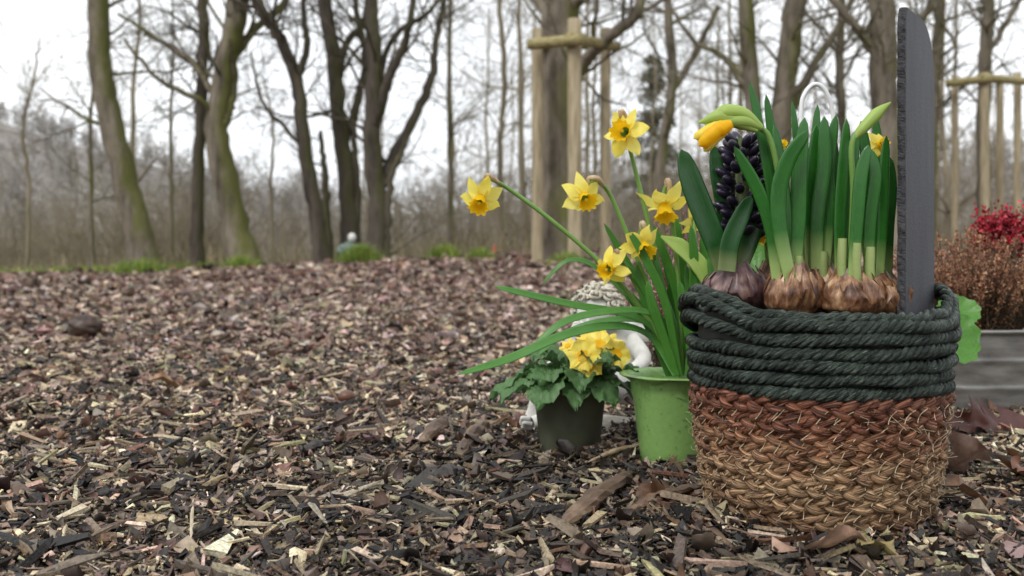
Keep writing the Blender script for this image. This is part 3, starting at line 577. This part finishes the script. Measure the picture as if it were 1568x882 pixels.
for k,(e1,e2,w_) in enumerate((((1098,200),(1070,224),11),((1100,206),(1078,232),9),((1094,196),(1062,212),9))):
    P=smooth(path([(1120,190),e1,e2],1.012+.006*k),14);sweep(b,P,np.interp(np.linspace(0,1,14),[0,.3,.7,.93,1],[.6*w_,w_,w_*1.05,w_*.7,.8])*1.015/F,mat=5 if k else 4,sides=14,jit=1+.07*RNG.normal(size=(14,14)))
P=smooth(path([(1135,186),(1110,186),(1080,210),(1066,212)],1.035),14);sweep(b,P,np.interp(np.linspace(0,1,14),[0,.3,.7,1],[6,12,9,2])*1.03/F,mat=5,sides=12)
b.obj('foliage_and_buds',[LB,LS,mat_leaf('pale_sheath',(.20,.32,.07),(.42,.50,.20)),LP,TRUMP,PETAL],df)
b=MB()
for (c,dv,sz) in ((at(1163,356,1.12),(-.2,-1,-.2),.045),(at(1345,222,1.12),(.4,-1,.1),.035),(at(1197,222,1.1),(.3,-.8,.3),.02)): daffodil(b,c,dv,sz)
stem(b,[(1185,450),(1180,400),(1166,356)],1.125,6,2);stem(b,[(1345,450),(1348,350),(1345,226)],1.125,6,2);stem(b,[(1190,450),(1190,350),(1196,226)],1.105,5,2)
b.obj('open_flowers',[PETAL,TRUMP,LS],df)
# wire hoop
b=MB();sweep(b,smooth(path([(1226,470),(1228,300),(1227,175),(1233,143),(1249,129),(1266,143),(1277,185),(1284,300),(1288,470)],1.17),60),.0028,sides=8)
b.obj('wire_hoop',[mat('white_wire',[(.3,(.76,.76,.76)),(.7,(.85,.85,.85))],10,rough=.3,bs=0)])
# ---------------------------------------------------------------- green pot with daffodils
gp=empty('daffodil_pot');pc=(.2207,1.36,float(G(.2207,1.36))-.003)
b=MB()
def scal(r,z,a,s):
    e=sstep(.72,.9,s);return r*(1+.07*e*np.sin(a*7)),z+.006*e*np.sin(a*7+.6)
lathe(b,[(.001,.002),(.043,.002),(.044,.005),(.048,.04),(.053,.08),(.0575,.118),(.0585,.126),(.066,.132),(.073,.131),(.0735,.1295),(.066,.1285),(.056,.122),(.054,.10)],pc,0,84,scal)
nt=NT('green_plastic');n=noise(nt,160,detail=2);n2=noise(nt,12);r=ramp(nt,[(.30,(.05,.10,.02)),(.36,(.20,.36,.10)),(.8,(.28,.45,.14))],n.outputs[0]);nt.l(mix(nt,r.outputs[0],(.17,.31,.09),n2.outputs[0]),nt.b.inputs['Base Color']);nt.b.inputs['Roughness'].default_value=.35
b.obj('scalloped_pot',[nt.m],gp)
b=MB();lathe(b,[(.001,.113),(.055,.11)],pc,0,32);b.obj('compost',[SOIL],gp)
b=MB();D=1.34
L_=[([(1035,575),(1000,520,1.32),(950,500,1.28),(870,512,1.24),(780,550,1.22),(700,574,1.20)],15,(0,-.8,.6)),
 ([(1035,575),(1005,510),(960,482,1.32),(880,468,1.3),(810,452,1.28),(757,439,1.27)],13,(0,-.8,.6)),
 ([(1030,575),(1010,510),(970,490),(910,495),(860,515),(822,545)],12,(0,-.7,.7)),
 ([(1040,575),(1020,500),(985,478,1.3),(930,478,1.27),(868,492,1.25),(820,525,1.24)],14,(0,-.7,.7)),
 ([(1035,575),(1005,480),(965,410),(925,342)],11,(0,-1,0)),
 ([(1040,575),(1020,470),(990,400),(962,352)],13,(0,-1,0)),
 ([(1045,575),(1040,470),(1020,400),(1000,345)],15,(.2,-1,0)),
 ([(1050,575),(1050,460),(1042,390),(1035,330)],16,(-.2,-1,0)),
 ([(1055,575),(1060,470),(1062,400),(1058,345)],15,(.2,-1,0)),
 ([(1060,575),(1075,470),(1080,410),(1075,360)],16,(0,-1,0)),
 ([(1055,575),(1080,490),(1100,430),(1110,380)],14,(0,-1,0)),
 ([(1030,575),(1010,500),(985,440),(945,395)],14,(.3,-1,.2)),
 ([(1030,575),(1000,520),(965,460),(910,408),(868,400),(830,435)],8,(0,-.8,.6)),
 ([(1040,575),(1030,500),(1010,440),(1005,395)],15,(.5,-1,0)),
 ([(1048,575),(1045,510),(1035,450),(1018,405)],15,(-.5,-1,0)),
 ([(1036,575),(1018,520),(1000,470),(992,430)],15,(-.5,-1,0)),
 ([(1062,575),(1065,510),(1055,450),(1050,405)],15,(.5,-1,0)),
 ([(1028,575),(1012,530),(985,480),(960,445)],15,(0,-1,.4)),
 ([(1070,575),(1085,500),(1090,440),(1085,395)],15,(.4,-1,0)),
 ([(1045,575),(1035,530),(1025,470),(1030,420)],16,(.2,-1,0)),
 ([(1055,575),(1058,530),(1050,480),(1040,430)],16,(-.3,-1,0)),
 ([(1025,575),(1005,520),(990,470),(975,400)],14,(-.2,-1,0)),
 ([(1068,575),(1072,500),(1070,450),(1065,380)],16,(-.2,-1,0))]
for i_,(pp,W,h) in enumerate(L_): leaf(b,pp,D+.02*((i_*7)%5-2),W,0,h,fold=.3,thick=.22)
P=smooth(path([(1085,440),(1068,405),(1040,378),(1012,362)],1.32),14);sweep(b,P,np.interp(np.linspace(0,1,14),[0,.3,.7,1],[8,15,13,2])*1.32/F,np.full(14,.001),2,10,np.array([.2,-1,.3]),.3)
FL=[((736,303),1.31,(-.15,-.75,-.65),.066,.2,[(1030,575),(1000,500),(935,418),(850,342),(780,290),(748,272)]),
 ((893,300),1.32,(.25,-.75,-.45),.064,.7,[(1036,575),(1005,470),(965,370),(935,300),(915,276)]),
 ((958,203),1.32,(-.45,-.9,.05),.070,.1,[(1042,575),(1018,450),(990,330),(965,230),(950,172)]),
 ((1017,312),1.33,(.0,-.5,-.85),.074,.0,[(1044,575),(1040,450),(1030,340),(1024,280)]),
 ((983,374),1.31,(.25,-.75,-.6),.062,.5,[(1038,575),(1020,480),(1000,400),(985,345)]),
 ((935,410),1.31,(-.5,-.7,-.2),.056,.9,[(1032,575),(1005,500),(970,430),(945,388)]),
 ((1066,335),1.36,(.6,-.6,-.3),.055,.3,[(1050,575),(1060,470),(1064,380),(1060,315)])]
b2=MB()
for i_,(c,d,dv,sz,ro,sp) in enumerate(FL):
    e_,R=daffodil(b2,at(c[0],c[1],d),dv,sz,ro)
    P=smooth(path(sp,D)[:-1]+[at(sp[-1][0],sp[-1][1],d)],20);w=np.linspace(8,6,20)*.5*D/F;sweep(b,P,w,mat=1,sides=8,ul=1)
    top=P[-1];mid=(top+e_)/2+np.array([0,0,.004]);sweep(b,smooth([P[-2],top,mid,e_],12),.0026,mat=1,sides=8)
    sweep(b,smooth([P[-3],top+np.array([0,-.001,.002]),mid+np.array([.0,-.002,.006]),mid+np.array([0,-.002,-.002])],10),np.array([.003,.0034,.0036,.0036,.0036,.0034,.003,.003,.002,.001]),mat=3,sides=8)
b.obj('foliage',[LM,LS,LP,PAPER],gp);b2.obj('flowers',[PETAL,TRUMP,LS],gp)
# ---------------------------------------------------------------- primrose
pr=empty('potted_primrose');pc=np.array([.083,1.43,float(G(.083,1.43))-.002])
b=MB();lathe(b,[(.001,.002),(.040,.002),(.042,.006),(.0525,.094),(.055,.095),(.055,.104),(.0525,.105),(.051,.095)],pc,0,48);b.obj('nursery_pot',[mat('grey_green_plastic',[(.3,(.065,.070,.045)),(.7,(.11,.115,.078))],25,rough=.45,bs=.1)],pr)
b=MB();lathe(b,[(.001,.098),(.052,.094)],pc,0,32);b.obj('compost',[SOIL],pr)
b=MB();rng=np.random.default_rng(5)
def crinkle(b,c,a,L,W,rise,droop,rng,mt=0):
    s=np.linspace(0,1,34);v=np.linspace(-1,1,19);S,V_=np.meshgrid(s,v,indexing='ij')
    w=W*(np.interp(S,[0,.2,.45,.75,.93,1],[.12,.25,.8,1,.6,.12]))*(1+.08*np.sin(S*70)*np.abs(V_));y=V_*w*.5
    z=rise*np.sin(S*pi*.6)-droop*S**2+.10*W*np.abs(V_)+.0038*np.sin(S*42-np.abs(V_)*7)*(1-.4*np.abs(V_))+.006*np.sin(S*14+V_*3+a*5)*np.abs(V_)+.0014*np.sin(S*90+V_*14)
    x=S*L;X=c[0]+x*cos(a)-y*sin(a);Y=c[1]+x*sin(a)+y*cos(a);b.grid(np.stack([X,Y,c[2]+z],-1),mt)
for k in range(15):
    a=k*2.4+rng.normal()*.2;crinkle(b,pc+[0,0,.102+.0012*k],a,rng.uniform(.08,.11)*(1-.022*k),rng.uniform(.045,.058),rng.uniform(.02,.035),rng.uniform(.01,.045)*(1-.05*k),rng)
for (a,L) in ((pi,.115),(-2.7,.11),(-2.1,.10),(-.3,.1),(-.9,.09),(-1.5,.08)): crinkle(b,pc+[0,0,.104],a,L,.058,.028,.055,rng)
PRL=mat_leaf('primrose_leaf',(.035,.10,.03),(.12,.23,.085),rough=.4);b.obj('leaves',[PRL],pr)
b=MB()
def primula(b,c,d,sz,rng):
    R=frame(d,rng.random()*6)
    for k in range(6):
        a=k*2*pi/6;s=np.linspace(0,1,8);v=np.linspace(-1,1,7);S,V_=np.meshgrid(s,v,indexing='ij');w=sz*.30*np.sin(np.clip(S*.8+.12,0,1)*pi*.62);r=sz*.03+S*sz*.46*(1-.13*(1-np.abs(V_))*S**3);y=V_*w;z=sz*(.06*S+.08*np.sin(V_*4+k)*S)
        b.grid(np.stack([r*cos(a)-y*sin(a),r*sin(a)+y*cos(a),z],-1)@R.T+c,0)
        S2=S*.38;b.grid(np.stack([S2*sz*.46*cos(a)-y*.38*sin(a),S2*sz*.46*sin(a)+y*.38*cos(a),sz*(.08*S2)+.0014],-1)@R.T+c,1)
    sweep(b,np.array([c,c-R[:,2]*.012,np.array([pc[0],pc[1],.11])]),.0015,mat=2,sides=6)
for (px,py,d,dv,sz) in ((893,545,1.38,(-.3,-1,.5),.046),(918,528,1.42,(.1,-.8,.8),.046),(943,542,1.40,(.4,-.9,.5),.044),(905,520,1.44,(-.1,-.5,1),.040),(930,520,1.45,(.3,-.4,1),.040),(870,530,1.42,(-.5,-.6,.7),.024),(905,560,1.375,(0,-1,.2),.034)): primula(b,at(px,py,d),dv,sz,rng)
b.obj('flowers',[mat('primrose_yellow',[(.3,(.90,.70,.06)),(.7,(.95,.84,.2))],60,rough=.5,bs=.1,trans=.3),TRUMP,LS],pr)
# ---------------------------------------------------------------- cherub statue
ch=empty('cherub_statue');b=MB();STN=mat('white_stone',[(.3,(.50,.49,.45)),(.7,(.74,.73,.69))],35,rough=.8,bs=.4,bd=.002);HRS=mat('weathered_stone',[(.3,(.34,.31,.24)),(.7,(.68,.64,.55))],70,rough=.85,bs=.5,bd=.002)
hd=at(913,478,1.62);rng=np.random.default_rng(3)
def face(D):
    f=D@norm(np.array([-.45,-.85,-.3]));return 1+.03*f
ellipsoid(b,hd,(.031,.033,.036),0,None,20,28,face)
fr=frame((-.45,-.85,-.3))
for (u,v,w,s) in ((0,-.004,.034,(.004,.006,.006)),(-.012,-.012,.028,(.009,.008,.006)),(.012,-.012,.028,(.009,.008,.006)),(0,-.017,.031,(.006,.0025,.003)),(0,-.027,.025,(.008,.006,.007)),(-.011,.003,.028,(.006,.003,.004)),(.011,.003,.028,(.006,.003,.004))):
    ellipsoid(b,hd+fr@np.array([u,v,w]),s,0,fr,8,10)
for s_ in (-1,1): ellipsoid(b,hd+fr@np.array([.031*s_,-.003,.002]),(.004,.008,.006),0,fr,8,8)
hb=MB()
for k in range(190):
    dd=norm(rng.normal(size=3));f=dd@fr[:,2]
    if f>.55 or dd[2]<-.45: continue
    if f>.1 and dd@fr[:,1]<.25: continue
    c=hd+dd*np.array([.034,.036,.038]);R=frame(dd);t=np.linspace(0,1.8*2*pi,16);r=.0085*(1-t/16);sweep(hb,c+(np.stack([r*np.cos(t),r*np.sin(t),.0010*t],1))@R.T,.0030,sides=5)
hb.obj('curly_hair',[HRS],ch)
body=[(at(940,590,1.66),.045),(at(950,545,1.66),.040),(at(938,518,1.65),.034),(at(922,505,1.64),.016)]
sweep(b,smooth([p for p,_ in body]+[hd],20),np.interp(np.linspace(0,1,20),[0,.3,.55,.75,1],[.05,.043,.036,.015,.014]),mat=0,sides=20)
def limbs(pp,rr): sweep(b,smooth([at(*p) for p in pp],18),np.interp(np.linspace(0,1,18),np.linspace(0,1,len(rr)),rr),mat=0,sides=14)
limbs([(925,520,1.63),(895,545,1.58),(872,520,1.57),(888,500,1.585)],[.014,.013,.010,.008,.007])
limbs([(965,520,1.63),(985,550,1.6),(960,570,1.56),(925,565,1.55)],[.015,.014,.011,.009,.006])
limbs([(925,590,1.62),(870,575,1.56),(838,575,1.55),(825,620,1.57),(812,640,1.57)],[.026,.024,.018,.016,.010])
limbs([(965,595,1.62),(930,590,1.54),(880,600,1.53),(850,635,1.56),(815,648,1.55)],[.026,.024,.018,.016,.010])
for (px,py) in ((803,645),(806,652)):
    for k in range(5): sweep(b,smooth([at(px+8,py+k*1.5-3,1.555+.003*k),at(px-2-k*.5,py+k*1.8-5,1.552+.004*k),at(px-6,py+k*1.8-3,1.552+.004*k)],6),[.004,.004,.0038,.0035,.003,.001],mat=0,sides=6)
for (px,py,d) in ((925,565,1.55),(888,500,1.585)):
    for k in range(5): sweep(b,smooth([at(px,py+k*2-4,d),at(px-7,py+k*3-6,d-.003),at(px-14+abs(k-2)*2,py+k*3-3,d)],6),[.0035,.0035,.003,.003,.0026,.001],mat=0,sides=6)
for s_ in (0,1):
    base=at(965,520,1.68);
    for k in range(9):
        a=.2+k*.16+s_*.25;L=.085-.003*k;tip=base+np.array([cos(a)*L,.012+.02*s_,sin(a)*L*.75-.02]);sweep(b,smooth([base,(base+tip)/2+[0,.006,.006],tip],10),[.006,.008,.009,.0095,.0095,.009,.0085,.007,.005,.001],np.full(10,.002),0,8,np.array([0,-1,0]))
b.obj('body',[STN],ch)
b=MB();c=at(915,640,1.62);c[2]=0
lathe(b,[(.001,.02),(.085,.018),(.095,.012),(.098,.0),(.095,-.01)],(c[0],1.61,.0),0,48,lambda r,z,a,s:(r*(1+.06*np.sin(a*5)),z));b.obj('plinth',[HRS],ch)
# ---------------------------------------------------------------- heathers
def heather(name,cx_,cy_,rad,zb,h,cols,tips,ns,seed,nd=70):
    rng=np.random.default_rng(seed);e=empty(name);b=MB();pos=[];pc_=[]
    for k in range(ns):
        a=rng.random()*2*pi;q=np.sqrt(rng.random())*rad;p0=np.array([cx_+cos(a)*q*.5,cy_+sin(a)*q*.5*.8,zb]);p1=np.array([cx_+cos(a)*q*1.15,cy_+sin(a)*q*.9,zb+h*rng.uniform(.55,1.08)*(1-.25*(q/rad)**2)])
        P=smooth([p0,(p0+p1)/2+rng.normal(size=3)*.008,p1+rng.normal(size=3)*.005],8);sweep(b,P,np.linspace(.0012,.0005,8),sides=3)
        u=rng.random(nd)**.7;idx=u*7;i0=idx.astype(int).clip(0,6);q_=P[i0]+(P[i0+1]-P[i0])*(idx-i0)[:,None]+rng.normal(size=(nd,3))*.0022;pos.append(q_)
        br=rng.uniform(.6,1.35);c=palette(nd,cols,[1]*len(cols));ct=palette(nd,tips,[1]*len(tips));pc_.append(np.where((u>.55)[:,None],ct,c)*br)
    b.obj('stems',[BARK2],e);pos=np.concatenate(pos);C=np.concatenate(pc_);n=len(pos);b=MB()
    flakes(b,pos[:,0],pos[:,1],rng.uniform(.003,.0065,n),C,0,1.2,.45,.4,z=pos[:,2]);b.obj('florets',[mat_attr('heather_florets_'+name,.6,80,0,.001,.3,.2)],e,col=True,smooth=False)
heather('heather',.865,1.86,.145,.14,.195,[(.16,.075,.035),(.26,.13,.065),(.10,.07,.03)],[(.40,.20,.115),(.52,.32,.19),(.32,.14,.085)],450,1)
heather('heather',.30,1.72,.10,.02,.36,[(.07,.06,.03),(.10,.05,.035)],[(.36,.11,.12),(.5,.25,.24),(.26,.10,.08)],150,2,50)
e=empty('red_flowering_plant');b=MB();rng=np.random.default_rng(9);pos=[];
for k in range(30):
    a=rng.random()*6.28;q=np.sqrt(rng.random())*.095;p0=np.array([1.0,1.95,.15]);p1=np.array([1.0+cos(a)*q,1.93+sin(a)*q*.7,.30+.055*rng.random()*(1-q*5)+.02])
    P=smooth([p0,(p0+p1)/2,p1],6);sweep(b,P,.0015,sides=4)
    m=170;pos.append(p1+rng.normal(size=(m,3))*[.009,.009,.014])
b.obj('stems',[LS],e);pos=np.concatenate(pos);n=len(pos);b=MB();flakes(b,pos[:,0],pos[:,1],rng.uniform(.005,.010,n),palette(n,[(.42,.025,.045),(.58,.07,.09),(.2,.01,.02)],[1,1,1]),0,1.2,.7,.5,z=pos[:,2])
b.obj('flowers',[mat_attr('red_petals',.5,60,0,.001,.3,.2)],e,col=True,smooth=False)
# round leaf plant
e=empty('broad_leaf_plant');b=MB()
def roundleaf(b,c,d,r,mt=0):
    R=frame(d);s=np.linspace(.02,1,16);a=np.arange(60)*2*pi/60;S,A_=np.meshgrid(s,a,indexing='ij');rad=r*S*(1+.05*np.sin(A_*13)*S**3+.06*np.sin(A_*2+1))*(1-.3*np.exp(-((A_-pi*1.5)/.25)**2));z=.22*r*S**2+.06*r*np.sin(A_*5)*S**2+.03*r*np.abs(np.sin(A_*6))*S+.012*r*np.sin(S*40+A_*8)
    b.grid(np.stack([rad*np.cos(A_),rad*np.sin(A_),z],-1)@R.T+c,mt,wv=True)
for (px,py,d,dv,r) in ((1446,520,1.42,(.2,-1,.5),.048),(1466,480,1.48,(-.1,-.8,.7),.030),(1160,415,1.26,(-.2,-.7,.5),.044)):
    c=at(px,py,d);roundleaf(b,c,dv,r);sweep(b,smooth([c,c+[-.01,.02,-.04],np.array([c[0]-.02,c[1]+.03,0])],10),.002,mat=1,sides=6)
b.obj('leaves',[mat_leaf('broad_leaf',(.035,.15,.015),(.11,.28,.045),None,.35,.3),LS],e)
# metal trough
e=empty('metal_planter');b=MB()
def rrect(w,d,r,n=8):
    pts=[]
    for (sx,sy,a0) in ((1,1,0),(-1,1,pi/2),(-1,-1,pi),(1,-1,1.5*pi)):
        for k in range(n): a=a0+k/(n-1)*pi/2;pts.append((sx*(w/2-r)+r*cos(a),sy*(d/2-r)+r*sin(a)))
    return np.array(pts)
prof=[(0,.0,.0)]+[(z,z*.12,.0018*math.exp(-((z-.05)/.004)**2)+.0018*math.exp(-((z-.10)/.004)**2)) for z in np.linspace(.002,.148,40)]+[(.149,.022),(.153,.024),(.157,.022),(.156,.018),(.12,.012)]
rows=[]
base=rrect(.5,.17,.03)
for p in prof:
    o=p[1]+(p[2] if len(p)>2 else 0);sc=np.array([(.5+2*o)/.5,(.17+2*o)/.17]);q=base*sc;a=radians(4);X=1.035+q[:,0]*cos(a)-q[:,1]*sin(a);Y=1.88+q[:,0]*sin(a)+q[:,1]*cos(a);rows.append(np.stack([X,Y,np.full(len(q),p[0])],1))
b.grid(np.array(rows),wv=True);b.obj('trough',[mat('galvanised_metal',[(.3,(.18,.175,.16)),(.7,(.42,.41,.39))],14,(1,1,3),rough=.42,bs=.1,metal=.7)],e)
b=MB();q=base;t=np.linspace(0.01,1.05,4)[:,None,None];b.grid(np.concatenate([(q[None]*t)+[1.035,1.88],np.full((4,len(q),1),.135)],-1),wv=True);b.obj('compost',[SOIL],e)
# ---------------------------------------------------------------- small things on the ground
def oak(name,px,py,sz,yaw,col,lift=.012,tilt=(0,0)):
    d=H*F/(py-390);cx_=(px-784)*d/F;b=MB();s=np.linspace(0,1,48);v=np.linspace(-1,1,9);S,V_=np.meshgrid(s,v,indexing='ij')
    w=sz*.36*np.sin(np.clip(S*.95+.03,0,1)*pi)**.6*(.66+.34*np.sin(S*24))*(.6+.6*S);w=np.abs(w)+.0012
    x=(S-.5)*sz;y=V_*w;z=.14*sz*np.abs(V_)*np.sin(S*5)+.07*sz*np.sin(S*6+1)+.02*sz*np.sin(V_*5+S*13)+lift+.012
    R=np.array(rotm(np.array([yaw]),np.array([tilt[0]]),np.array([tilt[1]]))[0]);b.grid(np.stack([x,y,z],-1)@R.T+[cx_,d,float(G(cx_,d))],0)
    return b.obj(name,[mat('dead_leaf',[(.3,tuple(c*.6 for c in col)),(.7,tuple(min(1,c*1.35) for c in col))],60,rough=.45,bs=.5,trans=.1)])
oak('fallen_oak_leaf',1452,745,.12,1.9,(.27,.17,.13),.02,(.3,.6));oak('fallen_oak_leaf',1500,668,.17,.3,(.075,.022,.016),.03,(-.1,.8));oak('fallen_oak_leaf',1022,708,.075,.2,(.22,.13,.09),.018,(0,.5))
oak('fallen_oak_leaf',1255,872,.085,2.9,(.38,.24,.17),.012,(0,.4));oak('fallen_oak_leaf',1020,775,.10,.5,(.12,.06,.03),.010,(0,.5));oak('fallen_oak_leaf',60,600,.10,1,(.2,.13,.1),.015,(.1,.2));oak('fallen_oak_leaf',265,600,.10,.6,(.28,.16,.08),.015,(.1,.2));oak('fallen_oak_leaf',955,680,.14,.6,(.075,.035,.024),.045,(.5,.9));oak('fallen_oak_leaf',1545,760,.10,.9,(.14,.06,.03),.02,(.1,.5))
oak('fallen_oak_leaf',1480,790,.08,.2,(.20,.11,.06),.015,(.2,.3));oak('fallen_oak_leaf',780,690,.06,1.2,(.12,.07,.05),.012,(.1,.4));oak('fallen_oak_leaf',1330,862,.06,.7,(.30,.24,.10),.012,(.1,.3))
WOOD=mat('splintered_wood',[(.3,(.03,.018,.012)),(.55,(.13,.08,.05)),(.75,(.34,.24,.15))],18,(1,1,1),'Object',.6,.8,.004,detail=7)
def chunk(name,p,q,w,h,seed,m=None,lift=.014):
    rng=np.random.default_rng(seed);P=[]
    for (px,py) in (p,q): d=H*F/(py-390);x_=(px-784)*d/F;P.append([x_,d,float(G(x_,d))+lift])
    P=np.array(P);mid=P.mean(0)+[0,0,.004];Q=smooth([P[0],mid,P[1]],16);Q+=rng.normal(size=Q.shape)*w*.05
    ww=w*np.interp(np.linspace(0,1,16),[0,.1,.5,.9,1],[.1,.7,1,.7,.1]);b=MB();sweep(b,Q,ww,ww*h/w,0,9,np.array([0,0,1.]),jit=1+.16*rng.normal(size=(16,9)));b.obj(name,[m or WOOD],smooth=False)
chunk('bark_chunk',(855,832),(968,745),.013,.009,1);chunk('wood_stick',(900,728),(990,705),.004,.003,2,mat('pale_wood',[(.3,(.25,.17,.1)),(.7,(.55,.42,.28))],40,rough=.6),.02);chunk('wood_stick',(540,612),(690,582),.005,.004,3)
chunk('bark_chunk',(645,690),(690,650),.014,.011,4);chunk('bark_chunk',(0,762),(50,785),.010,.006,5);chunk('wood_stick',(296,790),(292,848),.0018,.0016,6,mat('pale_stick',[(.3,(.35,.28,.18)),(.7,(.6,.5,.36))],40,rough=.6),.018)
CHAR=mat('charred_bark',[(.3,(.012,.01,.009)),(.7,(.05,.04,.035))],40,rough=.5,bs=.8)
chunk('bark_chunk',(455,700),(510,690),.009,.007,7,CHAR);chunk('bark_chunk',(660,745),(715,735),.013,.010,8,CHAR);chunk('bark_chunk',(745,655),(700,715),.012,.012,12)
chunk('bark_chunk',(960,800),(1075,760),.010,.005,9);chunk('wood_stick',(1130,860),(1040,790),.004,.003,10)
def ball(name,px,py,r,cols,bumpf=None):
    d=H*F/(py-390);x_=(px-784)*d/F;b=MB();ellipsoid(b,(x_,d,float(G(x_,d))+r*.8+.012),(r*1.15,r,r*.85),0,None,20,26,bumpf);b.obj(name,[mat(name+'_skin',cols,30,rough=.45,bs=.6,bd=.003)])
ball('chestnut',531,637,.014,[(.3,(.05,.02,.012)),(.7,(.14,.06,.035))])
ball('pine_cone',130,528,.045,[(.3,(.02,.012,.009)),(.7,(.08,.045,.028))],lambda D:1+.13*np.sin(D[...,0]*17+D[...,2]*9)*np.sin(D[...,1]*15+D[...,2]*19))
# distant garden figure & marker post
e=empty('garden_figurine');b=MB();d=11.4;x_=(535-784)*d/F;z_=float(G(x_,d))+.06;lathe(b,[(.001,-.06),(.10,-.06),(.105,.03),(.085,.10),(.095,.15),(.075,.20),(.03,.225),(.025,.235)],(x_,d,z_),0,24)
ellipsoid(b,(x_+.03,d,z_+.275),(.048,.05,.055),1,nu=12);sweep(b,smooth([(x_-.07,d,z_+.19),(x_-.12,d-.03,z_+.13),(x_-.05,d-.09,z_+.1)],8),.026,mat=0,sides=8);sweep(b,smooth([(x_+.08,d,z_+.19),(x_+.12,d-.03,z_+.12),(x_+.05,d-.09,z_+.1)],8),.026,mat=0,sides=8)
b.obj('figure',[mat('teal_glaze',[(.3,(.06,.11,.10)),(.7,(.16,.21,.18))],12,rough=.6),STN],e)
b=MB();d=12.5;x_=(757-784)*d/F;z_=float(G(x_,d));sweep(b,np.array([[x_,d,z_-.05],[x_,d,z_+.15],[x_,d,z_+.165],[x_,d,z_+.166]]),[.02,.02,.015,.001],sides=10);b.obj('marker_post',[mat('orange_paint',[(.3,(.4,.09,.05)),(.7,(.5,.13,.07))],20,rough=.6)])
# ---------------------------------------------------------------- light
w=bpy.data.worlds.new('World');bpy.context.scene.world=w;w.use_nodes=True;t=w.node_tree;bg=t.nodes['Background']
sky=t.nodes.new('ShaderNodeTexSky');sky.sky_type='NISHITA';sky.sun_disc=False;sky.sun_elevation=radians(48);sky.sun_rotation=radians(215);sky.dust_density=4
hs=t.nodes.new('ShaderNodeHueSaturation');hs.inputs['Saturation'].default_value=.25;t.links.new(sky.outputs[0],hs.inputs['Color'])
tc=t.nodes.new('ShaderNodeTexCoord');cn=t.nodes.new('ShaderNodeTexNoise');cn.inputs['Scale'].default_value=2.2;cn.inputs['Detail'].default_value=5;t.links.new(tc.outputs['Generated'],cn.inputs['Vector'])
cr_=t.nodes.new('ShaderNodeValToRGB');cr_.color_ramp.elements[0].position=.3;cr_.color_ramp.elements[0].color=(.82,.85,.885,1);cr_.color_ramp.elements[1].position=.7;cr_.color_ramp.elements[1].color=(.97,.985,1,1);t.links.new(cn.outputs[0],cr_.inputs[0])
vm=t.nodes.new('ShaderNodeVectorMath');vm.operation='SCALE';vm.inputs['Scale'].default_value=10.4;t.links.new(cr_.outputs[0],vm.inputs[0])
mx=t.nodes.new('ShaderNodeMix');mx.data_type='RGBA';mx.inputs[0].default_value=.85;t.links.new(hs.outputs[0],mx.inputs[6]);t.links.new(vm.outputs[0],mx.inputs[7]);t.links.new(mx.outputs[2],bg.inputs[0]);bg.inputs[1].default_value=.15
sl=bpy.data.lights.new('sun','SUN');sl.energy=1.5;sl.angle=radians(12);sl.color=(1,.98,.95);so=bpy.data.objects.new('sun',sl);bpy.context.collection.objects.link(so);so.rotation_euler=(radians(42),0,radians(-35))
cam=bpy.data.cameras.new('camera');cam.lens=35;cam.sensor_width=36;cam.shift_y=-51/1568;cam.clip_start=.05;cam.clip_end=2000;cam.dof.use_dof=True;cam.dof.focus_distance=1.08;cam.dof.aperture_fstop=7.1
co=bpy.data.objects.new('camera',cam);bpy.context.collection.objects.link(co);co.location=(0,0,H);co.rotation_euler=(radians(90),0,0);sc=bpy.context.scene;sc.camera=co
sc.view_settings.view_transform='Standard';sc.view_settings.look='None';sc.view_settings.exposure=0
